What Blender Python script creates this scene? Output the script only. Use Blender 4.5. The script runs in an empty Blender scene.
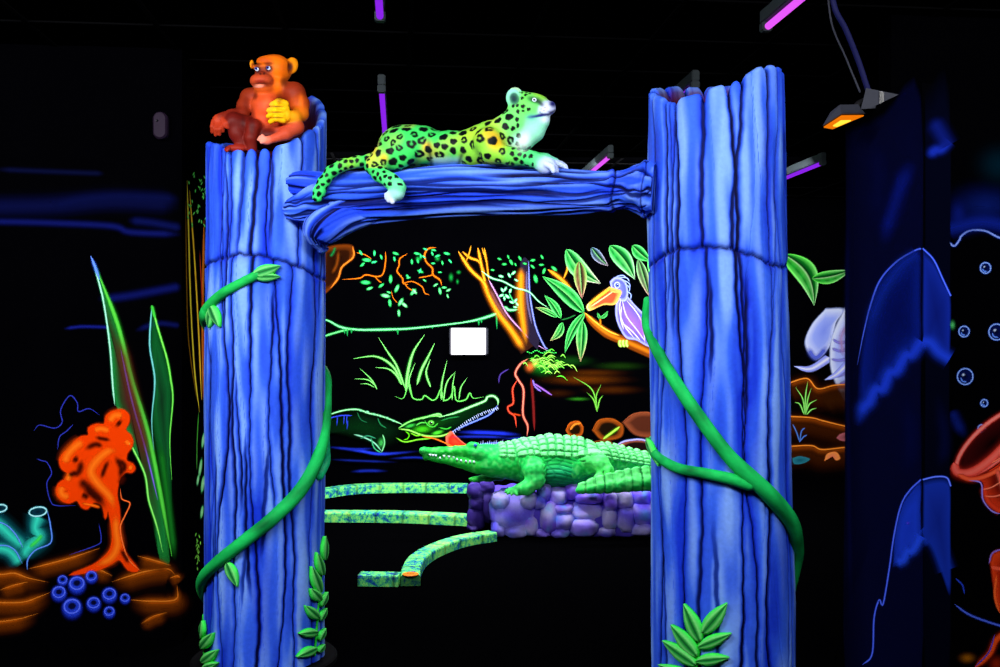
import bpy, math, random
import numpy as np
from mathutils import Vector, noise as mnoise

random.seed(7)
rng = np.random.default_rng(7)
scene = bpy.context.scene
COL = scene.collection
PI = math.pi
TH = math.atan(0.1)
EYE = 1.6
CS, SN = math.cos(TH), math.sin(TH)
RIGHT = np.array([CS, -SN, 0.0])
FWD = np.array([SN, CS, 0.0])
UP = np.array([0.0, 0.0, 1.0])
CAM = np.array([0.0, 0.0, EYE])

# ------------------------------------------------------------------ geometry of the view: where a sight line meets a surface of the place
def ray(px, py):
    return RIGHT * ((px - 500) / 1000.0) + FWD + UP * ((333.5 - py) / 1000.0)

def on_plane(px, py, p0, n):
    d = ray(px, py)
    return CAM + d * (np.dot(np.array(p0) - CAM, n) / np.dot(d, n))

def on_floor(px, py, z=0.0):
    d = ray(px, py)
    return CAM + d * ((z - EYE) / d[2])

def at_depth(px, py, dep):
    return CAM + ray(px, py) * dep

# ------------------------------------------------------------------ colours, materials
def lin(c):
    c = np.asarray(c, float) / 255.0
    return np.where(c <= 0.04045, c / 12.92, ((c + 0.055) / 1.055) ** 2.4)

def nodes_of(m):
    m.use_nodes = True
    nt = m.node_tree
    nt.nodes.clear()
    return nt, nt.nodes, nt.links

def mat_plain(name, rgb, rough=0.6, spec=0.2, noise=0.0, scale=20, bump=0.0, metal=0.0):
    m = bpy.data.materials.new(name)
    nt, N, L = nodes_of(m)
    out = N.new('ShaderNodeOutputMaterial')
    b = N.new('ShaderNodeBsdfPrincipled')
    c = lin(rgb)
    b.inputs['Base Color'].default_value = (*c, 1)
    b.inputs['Roughness'].default_value = rough
    b.inputs['Specular IOR Level'].default_value = spec
    b.inputs['Metallic'].default_value = metal
    if noise or bump:
        tc = N.new('ShaderNodeTexCoord')
        nz = N.new('ShaderNodeTexNoise')
        nz.inputs['Scale'].default_value = scale
        nz.inputs['Detail'].default_value = 4
        L.new(tc.outputs['Object'], nz.inputs['Vector'])
        if noise:
            mx = N.new('ShaderNodeMix'); mx.data_type = 'RGBA'
            mx.inputs[6].default_value = (*(c * (1 - noise)), 1)
            mx.inputs[7].default_value = (*np.minimum(c * (1 + noise), 1), 1)
            L.new(nz.outputs['Fac'], mx.inputs[0])
            L.new(mx.outputs[2], b.inputs['Base Color'])
        if bump:
            bp = N.new('ShaderNodeBump')
            bp.inputs['Strength'].default_value = bump
            bp.inputs['Distance'].default_value = 0.01
            L.new(nz.outputs['Fac'], bp.inputs['Height'])
            L.new(bp.outputs[0], b.inputs['Normal'])
    L.new(b.outputs[0], out.inputs[0])
    return m

def mat_vcol(name, rough=0.55, spec=0.15, bump=0.15, scale=60, mottled=0.12):
    """glowing paint on a sculpted surface: its colours come from the 'Col' attribute, a fine noise mottles them"""
    m = bpy.data.materials.new(name)
    nt, N, L = nodes_of(m)
    out = N.new('ShaderNodeOutputMaterial')
    b = N.new('ShaderNodeBsdfPrincipled')
    b.inputs['Roughness'].default_value = rough
    b.inputs['Specular IOR Level'].default_value = spec
    at = N.new('ShaderNodeAttribute'); at.attribute_name = 'Col'
    tc = N.new('ShaderNodeTexCoord')
    nz = N.new('ShaderNodeTexNoise')
    nz.inputs['Scale'].default_value = scale
    nz.inputs['Detail'].default_value = 5
    L.new(tc.outputs['Object'], nz.inputs['Vector'])
    mr = N.new('ShaderNodeMapRange')
    mr.inputs['From Min'].default_value = 0.3
    mr.inputs['From Max'].default_value = 0.7
    mr.inputs['To Min'].default_value = 1 - mottled
    mr.inputs['To Max'].default_value = 1.0
    L.new(nz.outputs['Fac'], mr.inputs['Value'])
    vm = N.new('ShaderNodeVectorMath'); vm.operation = 'SCALE'
    L.new(at.outputs['Color'], vm.inputs[0])
    L.new(mr.outputs[0], vm.inputs['Scale'])
    L.new(vm.outputs[0], b.inputs['Base Color'])
    if bump:
        bp = N.new('ShaderNodeBump')
        bp.inputs['Strength'].default_value = bump
        bp.inputs['Distance'].default_value = 0.006
        L.new(nz.outputs['Fac'], bp.inputs['Height'])
        L.new(bp.outputs[0], b.inputs['Normal'])
    L.new(b.outputs[0], out.inputs[0])
    return m

def mat_airbrush(name):
    """airbrushed paint film on a wall: colour and cover come from the 'Col' attribute"""
    m = bpy.data.materials.new(name)
    nt, N, L = nodes_of(m)
    out = N.new('ShaderNodeOutputMaterial')
    at = N.new('ShaderNodeAttribute'); at.attribute_name = 'Col'
    d = N.new('ShaderNodeBsdfDiffuse')
    t = N.new('ShaderNodeBsdfTransparent')
    mx = N.new('ShaderNodeMixShader')
    L.new(at.outputs['Color'], d.inputs['Color'])
    L.new(at.outputs['Alpha'], mx.inputs[0])
    L.new(t.outputs[0], mx.inputs[1])
    L.new(d.outputs[0], mx.inputs[2])
    L.new(mx.outputs[0], out.inputs[0])
    return m

def mat_emit(name, rgb, strength):
    m = bpy.data.materials.new(name)
    nt, N, L = nodes_of(m)
    out = N.new('ShaderNodeOutputMaterial')
    e = N.new('ShaderNodeEmission')
    e.inputs['Color'].default_value = (*lin(rgb), 1)
    e.inputs['Strength'].default_value = strength
    L.new(e.outputs[0], out.inputs[0])
    return m

def mat_curb():
    m = bpy.data.materials.new('speckled_curb_paint')
    nt, N, L = nodes_of(m)
    out = N.new('ShaderNodeOutputMaterial')
    b = N.new('ShaderNodeBsdfPrincipled')
    b.inputs['Roughness'].default_value = 0.6
    b.inputs['Specular IOR Level'].default_value = 0.15
    tc = N.new('ShaderNodeTexCoord')
    geo = N.new('ShaderNodeNewGeometry')
    at = N.new('ShaderNodeAttribute'); at.attribute_name = 'Col'
    n1 = N.new('ShaderNodeTexNoise'); n1.inputs['Scale'].default_value = 26; n1.inputs['Detail'].default_value = 8
    n1.inputs['Roughness'].default_value = 0.75
    n2 = N.new('ShaderNodeTexNoise'); n2.inputs['Scale'].default_value = 5; n2.inputs['Detail'].default_value = 4
    for n in (n1, n2):
        L.new(tc.outputs['Object'], n.inputs['Vector'])
    r = N.new('ShaderNodeValToRGB')
    e = r.color_ramp.elements
    e[0].position = 0.42; e[0].color = (*lin((12, 36, 170)), 1)
    e[1].position = 0.56; e[1].color = (*lin((96, 226, 120)), 1)
    x = e.new(0.49); x.color = (*lin((22, 140, 140)), 1)
    x = e.new(0.76); x.color = (*lin((180, 245, 110)), 1)
    mth = N.new('ShaderNodeMath'); mth.operation = 'MULTIPLY_ADD'
    mth.inputs[1].default_value = 0.35; mth.inputs[2].default_value = -0.12
    L.new(n2.outputs['Fac'], mth.inputs[0])
    ad = N.new('ShaderNodeMath'); ad.operation = 'ADD'
    L.new(n1.outputs['Fac'], ad.inputs[0]); L.new(mth.outputs[0], ad.inputs[1])
    L.new(ad.outputs[0], r.inputs[0])
    mul = N.new('ShaderNodeMix'); mul.data_type = 'RGBA'; mul.blend_type = 'MULTIPLY'; mul.inputs[0].default_value = 1
    L.new(r.outputs[0], mul.inputs[6]); L.new(at.outputs['Color'], mul.inputs[7])
    L.new(mul.outputs[2], b.inputs['Base Color'])
    bp = N.new('ShaderNodeBump'); bp.inputs['Strength'].default_value = 0.3; bp.inputs['Distance'].default_value = 0.01
    L.new(n1.outputs['Fac'], bp.inputs['Height']); L.new(bp.outputs[0], b.inputs['Normal'])
    L.new(b.outputs[0], out.inputs[0])
    return m

M_VCOL = mat_vcol('fluorescent_paint', spec=0.06)
M_SKIN = mat_vcol('fluorescent_statue_paint', rough=0.5, spec=0.1, bump=0.06, scale=120, mottled=0.08)
M_AIR = mat_airbrush('airbrushed_wall_paint')
M_BLACKWALL = mat_plain('black_painted_wall', (1.6, 1.6, 3), 1.0, 0.0, 0.3, 3)
M_FLOOR = mat_plain('black_carpet_floor', (1.6, 1.6, 2.4), 1.0, 0.0, 0.4, 60, 0.2)
M_HOUSING = mat_plain('grey_lamp_housing', (44, 52, 56), 0.6, 0.15, 0.1, 30)
M_DARKBOX = mat_plain('dark_plastic', (10, 10, 14), 0.7, 0.2, 0.15, 30)
M_PALEBOX = mat_plain('pale_plastic', (46, 48, 58), 0.6, 0.1, 0.1, 30)
M_UV = mat_emit('violet_tube_glow', (140, 36, 235), 1.0)
M_UVHOT = mat_emit('violet_tube_glow_core', (235, 90, 255), 1.0)
M_CURB = mat_curb()

# ------------------------------------------------------------------ objects
def empty(name, loc=(0, 0, 0), rotz=0.0):
    o = bpy.data.objects.new(name, None)
    COL.objects.link(o)
    o.location = loc
    o.rotation_euler = (0, 0, rotz)
    o.empty_display_size = 0.1
    return o

def tag(o, label=None, cat=None, group=None, kind=None):
    if label: o['label'] = label
    if cat: o['category'] = cat
    if group: o['group'] = group
    if kind: o['kind'] = kind
    return o

def link_mesh(name, verts, faces, mat, parent=None, cols=None, smooth=True, world=True):
    """one mesh object; verts in world coordinates (re-expressed under its parent)"""
    v = np.asarray(verts, float)
    org = None
    if parent is not None and world:
        p = parent; loc = np.zeros(3)
        while p is not None:          # parents carry no rotation here
            loc += np.array(p.location); p = p.parent
        v = v - loc
    elif parent is None:
        org = np.array([(v[:, 0].min() + v[:, 0].max()) / 2, (v[:, 1].min() + v[:, 1].max()) / 2, v[:, 2].min()])
        v = v - org
    me = bpy.data.meshes.new(name)
    me.from_pydata([tuple(x) for x in v], [], [tuple(int(i) for i in f) for f in faces])
    me.update()
    if smooth:
        me.polygons.foreach_set('use_smooth', np.ones(len(me.polygons), dtype=bool))
    if cols is not None:
        c = np.asarray(cols, np.float32)
        if c.shape[1] == 3:
            c = np.concatenate([c, np.ones((len(c), 1), np.float32)], 1)
        a = me.color_attributes.new('Col', 'FLOAT_COLOR', 'POINT')
        a.data.foreach_set('color', c.ravel())
    o = bpy.data.objects.new(name, me)
    COL.objects.link(o)
    if mat is not None:
        me.materials.append(mat)
    if parent is not None:
        o.parent = parent
    else:
        o.location = org
    return o

def grid_faces(n, m, wrap=False, off=0):
    """n rows of m points"""
    r = np.arange(n - 1)[:, None]
    c = np.arange(m if wrap else m - 1)[None, :]
    c2 = (c + 1) % m
    a = r * m + c; b = r * m + c2; d = (r + 1) * m + c; e = (r + 1) * m + c2
    return np.stack([a, b, e, d], -1).reshape(-1, 4) + off

def catmull(pts, n):
    p = np.asarray(pts, float)
    if len(p) == 2:
        t = np.linspace(0, 1, n)[:, None]
        return p[0] * (1 - t) + p[1] * t
    p = np.vstack([2 * p[0] - p[1], p, 2 * p[-1] - p[-2]])
    k = len(p) - 3
    u = np.linspace(0, k - 1e-9, n)
    i = u.astype(int); t = (u - i)[:, None]
    a, b, c, d = p[i], p[i + 1], p[i + 2], p[i + 3]
    return 0.5 * (2 * b + (c - a) * t + (2 * a - 5 * b + 4 * c - d) * t ** 2 + (3 * b - a - 3 * c + d) * t ** 3)

def tube(pts, radii, seg=12, n=None, cap=True):
    """rounded tube along a smooth path: verts, faces, (row parameter, angle) per vert"""
    n = n or max(8, len(pts) * 8)
    P = catmull(pts, n)
    Rr = catmull(np.asarray(radii, float)[:, None], n)[:, 0]
    T = np.gradient(P, axis=0); T /= np.linalg.norm(T, axis=1)[:, None] + 1e-9
    up = np.array([0, 0, 1.0])
    if abs(T[0] @ up) > 0.9: up = np.array([0, 1.0, 0])
    B = np.cross(T[0], up); B /= np.linalg.norm(B)
    rows, par = [], []
    ang = np.linspace(0, 2 * PI, seg, endpoint=False)
    def ring(c, b, nn, r, t):
        rows.append(c + r * (np.cos(ang)[:, None] * b + np.sin(ang)[:, None] * nn))
        par.extend([(t, a) for a in ang])
    for i in range(n):
        B = B - T[i] * (B @ T[i]); B /= np.linalg.norm(B)
        Nn = np.cross(T[i], B)
        if i == 0 and cap:
            for q in (0.05, 0.5, 0.85):
                ring(P[0] - T[0] * Rr[0] * math.sqrt(1 - q * q) * 0.8, B, Nn, Rr[0] * q, 0)
        ring(P[i], B, Nn, Rr[i], i / (n - 1))
        if i == n - 1 and cap:
            for q in (0.85, 0.5, 0.05):
                ring(P[-1] + T[-1] * Rr[-1] * math.sqrt(1 - q * q) * 0.8, B, Nn, Rr[-1] * q, 1)
    V = np.vstack(rows)
    F = [tuple(f) for f in grid_faces(len(rows), seg, True)]
    F.append(tuple(range(seg - 1, -1, -1)))
    F.append(tuple(range(len(V) - seg, len(V))))
    return V, F, np.array(par)

def box_verts(lo, hi, bev=0.0):
    """box with chamfered edges"""
    import bmesh
    bm = bmesh.new()
    bmesh.ops.create_cube(bm, size=1)
    lo, hi = np.array(lo, float), np.array(hi, float)
    for v in bm.verts:
        v.co = Vector((lo + hi) / 2 + np.array(v.co) * (hi - lo))
    if bev:
        bmesh.ops.bevel(bm, geom=list(bm.edges), offset=bev, segments=2, affect='EDGES')
    bm.verts.index_update()
    V = np.array([v.co[:] for v in bm.verts]); F = [[v.index for v in f.verts] for f in bm.faces]
    bm.free()
    return V, F

# ------------------------------------------------------------------ blended sculpting
def smin(a, b, k):
    h = np.clip(0.5 + 0.5 * (b - a) / k, 0, 1)
    return b * (1 - h) + a * h - k * h * (1 - h)

class Sculpt:
    """limbs and lumps that melt into one continuous skin"""
    def __init__(s, k=0.02): s.k = k; s.pr = []
    def cap(s, p, q, r1, r2, col, k=None, sub=False):
        s.pr.append(('c', np.array(p, float), np.array(q, float), r1, r2, lin(col), k or s.k, sub))
    def chain(s, pts, radii, col, k=None):
        for i in range(len(pts) - 1):
            s.cap(pts[i], pts[i + 1], radii[i], radii[i + 1], col if not isinstance(col, list) else col[i], k)
    def ell(s, c, r, col, axes=None, k=None, sub=False):
        A = np.eye(3) if axes is None else np.array(axes, float)
        s.pr.append(('e', np.array(c, float), A, np.array(r, float), None, lin(col), k or s.k, sub))
    def ball(s, c, r, col, k=None, sub=False):
        s.ell(c, (r, r, r), col, None, k, sub)
    def dist(s, pr, X):
        if pr[0] == 'c':
            p, q, r1, r2 = pr[1:5]
            d = q - p; L2 = d @ d + 1e-12
            t = np.clip(((X - p) @ d) / L2, 0, 1)
            return np.linalg.norm(X - p - t[..., None] * d, axis=-1) - (r1 + (r2 - r1) * t)
        c, A, r = pr[1:4]
        Y = (X - c) @ A.T
        k0 = np.linalg.norm(Y / r, axis=-1); k1 = np.linalg.norm(Y / (r * r), axis=-1) + 1e-9
        return k0 * (k0 - 1) / k1
    def bbox(s, pr):
        m = 2.5 * pr[6]
        if pr[0] == 'c':
            rr = max(pr[3], pr[4]) + m
            return np.minimum(pr[1], pr[2]) - rr, np.maximum(pr[1], pr[2]) + rr
        rr = max(pr[3]) + m
        return pr[1] - rr, pr[1] + rr
    def build(s, h):
        bb = [s.bbox(p) for p in s.pr if not p[7]]
        lo = np.min([b[0] for b in bb], 0) - 2 * h; hi = np.max([b[1] for b in bb], 0) + 2 * h
        n = np.ceil((hi - lo) / h).astype(int) + 1
        F = np.full(n, 0.5)
        ax = [lo[i] + h * np.arange(n[i]) for i in range(3)]
        for pr in s.pr:
            a, b = s.bbox(pr)
            i0 = np.clip(np.floor((a - lo) / h).astype(int), 0, n); i1 = np.clip(np.ceil((b - lo) / h).astype(int) + 1, 0, n)
            if (i1 <= i0).any(): continue
            X = np.stack(np.meshgrid(*[ax[i][i0[i]:i1[i]] for i in range(3)], indexing='ij'), -1)
            d = s.dist(pr, X)
            sl = tuple(slice(i0[i], i1[i]) for i in range(3))
            F[sl] = -smin(-F[sl], d, pr[6]) if pr[7] else smin(F[sl], d, pr[6])
        V, Q = surface_nets(F, lo, h)
        # colours: nearest lumps, softly mixed
        W = np.zeros(len(V)); C = np.zeros((len(V), 3))
        for pr in s.pr:
            d = s.dist(pr, V)
            if pr[7]: w = np.exp(-np.maximum(np.abs(d), 0) / 0.003) * 3
            else: w = np.exp(-np.maximum(d, 0) / (pr[6] * 0.35)) + 1e-9
            W += w; C += w[:, None] * pr[5]
        return V, Q, C / W[:, None]

def surface_nets(F, lo, h):
    n = np.array(F.shape)
    S = F < 0
    c = n - 1
    acc = np.zeros((*c, 3)); cnt = np.zeros(c)
    def corner(A, o): return A[o[0]:o[0] + c[0], o[1]:o[1] + c[1], o[2]:o[2] + c[2]]
    for axis in range(3):
        for u in (0, 1):
            for v in (0, 1):
                o0 = [0, 0, 0]; o0[(axis + 1) % 3] = u; o0[(axis + 2) % 3] = v
                o1 = list(o0); o1[axis] = 1
                f0, f1 = corner(F, o0), corner(F, o1)
                x = corner(S, o0) != corner(S, o1)
                t = np.where(x, f0 / np.where(x, f0 - f1, 1), 0)
                for k in range(3):
                    acc[..., k] += np.where(x, o0[k] + (t if k == axis else 0), 0)
                cnt += x
    act = cnt > 0
    idx = -np.ones(c, int); idx[act] = np.arange(act.sum())
    cell = np.argwhere(act)
    V = lo + h * (cell + acc[act] / cnt[act][:, None])
    quads = []
    for axis in range(3):
        a1, a2 = (axis + 1) % 3, (axis + 2) % 3
        s0 = [slice(None)] * 3; s1 = [slice(None)] * 3
        s0[axis] = slice(0, -1); s1[axis] = slice(1, None)
        A, B = S[tuple(s0)], S[tuple(s1)]
        for flip in (False, True):
            E = np.argwhere((A & ~B) if not flip else (~A & B))
            if not len(E): continue
            E = E[(E[:, a1] > 0) & (E[:, a2] > 0) & (E[:, a1] < c[a1]) & (E[:, a2] < c[a2])]
            def g(d1, d2):
                q = E.copy(); q[:, a1] -= d1; q[:, a2] -= d2
                return idx[q[:, 0], q[:, 1], q[:, 2]]
            q = np.stack([g(1, 1), g(0, 1), g(0, 0), g(1, 0)], 1)
            quads.append(q if not flip else q[:, ::-1])
    Q = np.vstack(quads)
    # one gentle smoothing pass
    for _ in range(2):
        sm = np.zeros_like(V); ct = np.zeros(len(V))
        for a, b in ((0, 1), (1, 2), (2, 3), (3, 0)):
            np.add.at(sm, Q[:, a], V[Q[:, b]]); np.add.at(ct, Q[:, a], 1)
            np.add.at(sm, Q[:, b], V[Q[:, a]]); np.add.at(ct, Q[:, b], 1)
        V = 0.5 * V + 0.5 * sm / np.maximum(ct, 1)[:, None]
    return V, Q

def mixc(a, b, w):
    w = np.asarray(w)[:, None] if np.ndim(w) else w
    return a * (1 - w) + b * w

def sstep(a, b, x):
    t = np.clip((x - a) / (b - a), 0, 1)
    return t * t * (3 - 2 * t)

# ------------------------------------------------------------------ camera
cam = bpy.data.cameras.new('camera')
cam.sensor_width = 36; cam.lens = 36
cam.clip_start = 0.05; cam.clip_end = 100
co = bpy.data.objects.new('camera', cam)
COL.objects.link(co)
co.location = (0, 0, EYE)
co.rotation_euler = (PI / 2, 0, -TH)
scene.camera = co
scene.view_settings.view_transform = 'Standard'
scene.view_settings.look = 'None'
scene.view_settings.exposure = 0
scene.view_settings.gamma = 1
scene.view_settings.use_curve_mapping = False
scene.cycles.transparent_max_bounces = 64
scene.cycles.max_bounces = 4
w = bpy.data.worlds.new('dark_room'); scene.world = w
w.use_nodes = True
w.node_tree.nodes['Background'].inputs[0].default_value = (0.0, 0.0, 0.0, 1)
# ================================================================== the room
CEIL = 3.07
YB, XL, YL = 10.5, -1.12, 5.3          # back wall, side wall, undersea wall beside the left post
YR = 4.4                               # undersea wall at the far right

def struct(name, V, F, mat, cols=None):
    o = link_mesh(name, V, F, mat, None, cols, smooth=False)
    return tag(o, kind='structure')

def slab(name, lo, hi, mat):
    V, F = box_verts(lo, hi)
    return struct(name, V, F, mat)

slab('floor', (-4.5, -2.5, -0.1), (6.5, YB + 0.2, 0.0), M_FLOOR)
slab('ceiling', (-4.5, -2.5, CEIL), (6.5, YB + 0.2, CEIL + 0.1), mat_plain('black_ceiling_tile', (1.2, 1.2, 1.8), 1.0, 0.0, 0.3, 8))
slab('wall_back', (XL - 0.12, YB, 0), (6.5, YB + 0.2, CEIL), M_BLACKWALL)
slab('wall_left', (XL - 0.12, YL + 0.12, 0), (XL, YB, CEIL), M_BLACKWALL)
slab('wall_left_front', (-4.5, YL, 0), (XL, YL + 0.12, CEIL), M_BLACKWALL)
slab('wall_right_front', (2.25, YR, 0), (6.5, YR + 0.12, CEIL), M_BLACKWALL)
PX0, PX1, PY0, PY1, PH = 1.869, 1.975, 3.43, 4.055, 2.5
slab('partition_right', (PX0, PY0, 0), (PX1, PY1, PH), M_BLACKWALL)
# thin grid of ceiling bars
def bar_mesh():
    Vs, Fs, k = [], [], 0
    for i in range(-7, 12):
        x = -0.0 + 0.6 * i + 0.05
        if not -4.4 < x < 6.4: continue
        V, F = box_verts((x - 0.012, -2.4, CEIL - 0.008), (x + 0.012, YB, CEIL + 0.001))
        Vs.append(V); Fs += [[j + k for j in f] for f in F]; k += len(V)
    for i in range(-3, 18):
        y = 0.6 * i + 0.1
        if not -2.4 < y < YB: continue
        V, F = box_verts((-4.4, y - 0.012, CEIL - 0.0075), (6.4, y + 0.012, CEIL + 0.001))
        Vs.append(V); Fs += [[j + k for j in f] for f in F]; k += len(V)
    return np.vstack(Vs), Fs
V, F = bar_mesh()
struct('trim_1', V, F, mat_plain('dark_ceiling_bar', (6, 6, 7), 0.8, 0.0))

# ------------------------------------------------------------------ black-light tubes on the ceiling
def tube_fixture(px, py, py_far, label, hot=False, zc=2.99):
    """fitting along the room's depth: near end on the sight line (px,py), far end at the height py_far"""
    dn = (zc - EYE) / ((333.5 - py) / 1000.0)
    p = at_depth(px, py, dn)
    df = (zc - EYE) / ((333.5 - py_far) / 1000.0)
    L = max(0.6, (df - dn) * 1.0)
    L = min(L, 1.55)
    x, y = p[0], p[1]
    root = empty('black_light_fixture', (x, y, zc))
    tag(root, label, 'lamp', 'black-light tube fittings on the ceiling')
    V, F = box_verts((x - 0.022, y, zc + 0.018), (x + 0.022, y + L, CEIL), 0.006)
    link_mesh('housing', V, F, M_HOUSING, root, smooth=False)
    for q in (0, 1):
        yy = y + (L - 0.05) * q
        V, F = box_verts((x - 0.024, yy, zc - 0.022), (x + 0.024, yy + 0.05, zc + 0.022), 0.006)
        link_mesh('socket', V, F, M_HOUSING, root, smooth=False)
    V, F, _ = tube([(x, y + 0.05, zc - 0.004), (x, y + L - 0.05, zc - 0.004)], [0.016, 0.016], 12, 4, False)
    link_mesh('tube', V, F, M_UVHOT if hot else M_UV, root)
    return root

tube_fixture(381.5, 88, 134, 'slim violet tube lamp hanging above the leopard statue')
tube_fixture(374.5, -70, 19, 'violet tube lamp cut by the top edge, between monkey and leopard')
tube_fixture(870, -60, 29, 'bright pink-violet tube lamp above the right-hand post', True)
tube_fixture(611, 155, 178, 'small far tube lamp just over the crossing log near the right-hand post', True)
tube_fixture(824, 162, 182, 'dim tube lamp with pale end cap between right-hand post and floodlight')
tube_fixture(993, 92, 112, 'pink-violet tube lamp at the far right edge above the undersea wall', True)
tube_fixture(696, 84, 112, 'tube lamp whose end peeks over the jagged top of the right-hand post')

# white light for the paint: front lamps for unseen tubes, the rest added
def area(name, loc, aim, size, power, col=(1, 1, 1), sy=0.12):
    l = bpy.data.lights.new(name, 'AREA')
    l.shape = 'RECTANGLE'; l.size = size; l.size_y = sy
    l.energy = power; l.color = col
    o = bpy.data.objects.new(name, l)
    COL.objects.link(o)
    o.location = loc
    o.rotation_euler = (Vector(aim) - Vector(loc)).to_track_quat('-Z', 'Y').to_euler()
    return o

LP = 1.0
area('ceiling_area_light', (-0.9, 2.5, 2.95), (-0.7, 5.0, 1.5), 1.5, 62 * LP)
area('ceiling_area_light', (0.9, 1.5, 2.95), (1.2, 4.0, 1.4), 1.5, 62 * LP)
area('ceiling_area_light', (-2.6, 2.6, 2.95), (-2.4, 5.3, 1.0), 1.5, 74 * LP)
area('ceiling_area_light', (3.0, 2.2, 2.95), (3.0, 4.4, 1.2), 1.2, 32 * LP)
area('ceiling_area_light', (-0.1, 8.0, 2.95), (0.1, 10.5, 0.3), 1.8, 125 * LP)  # this and the next: added lamps that brighten the back wall painting
area('ceiling_area_light', (2.3, 8.0, 2.95), (2.6, 10.5, 0.3), 1.8, 125 * LP)
area('ceiling_area_light', (0.6, 6.9, 2.95), (0.95, 7.7, 0.2), 1.5, 82 * LP)  # added lamp over the crocodile and rocks, no fitting here
area('ceiling_area_light', (-0.5, 7.4, 2.97), (-0.5, 7.6, 0.0), 1.2, 48 * LP)  # added lamp that lights the curb tops, no fitting here
# ================================================================== log posts
def noise1(x, seed, f=1.0):
    return np.array([mnoise.noise(Vector((float(a) * f, seed * 7.31, 3.3))) for a in np.ravel(x)]).reshape(np.shape(x))

C_PALE, C_BASE, C_MID, C_CRACK = lin((138, 182, 255)), lin((58, 108, 248)), lin((20, 52, 212)), lin((1, 2, 52))
C_HEART = lin((70, 14, 34))

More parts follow.
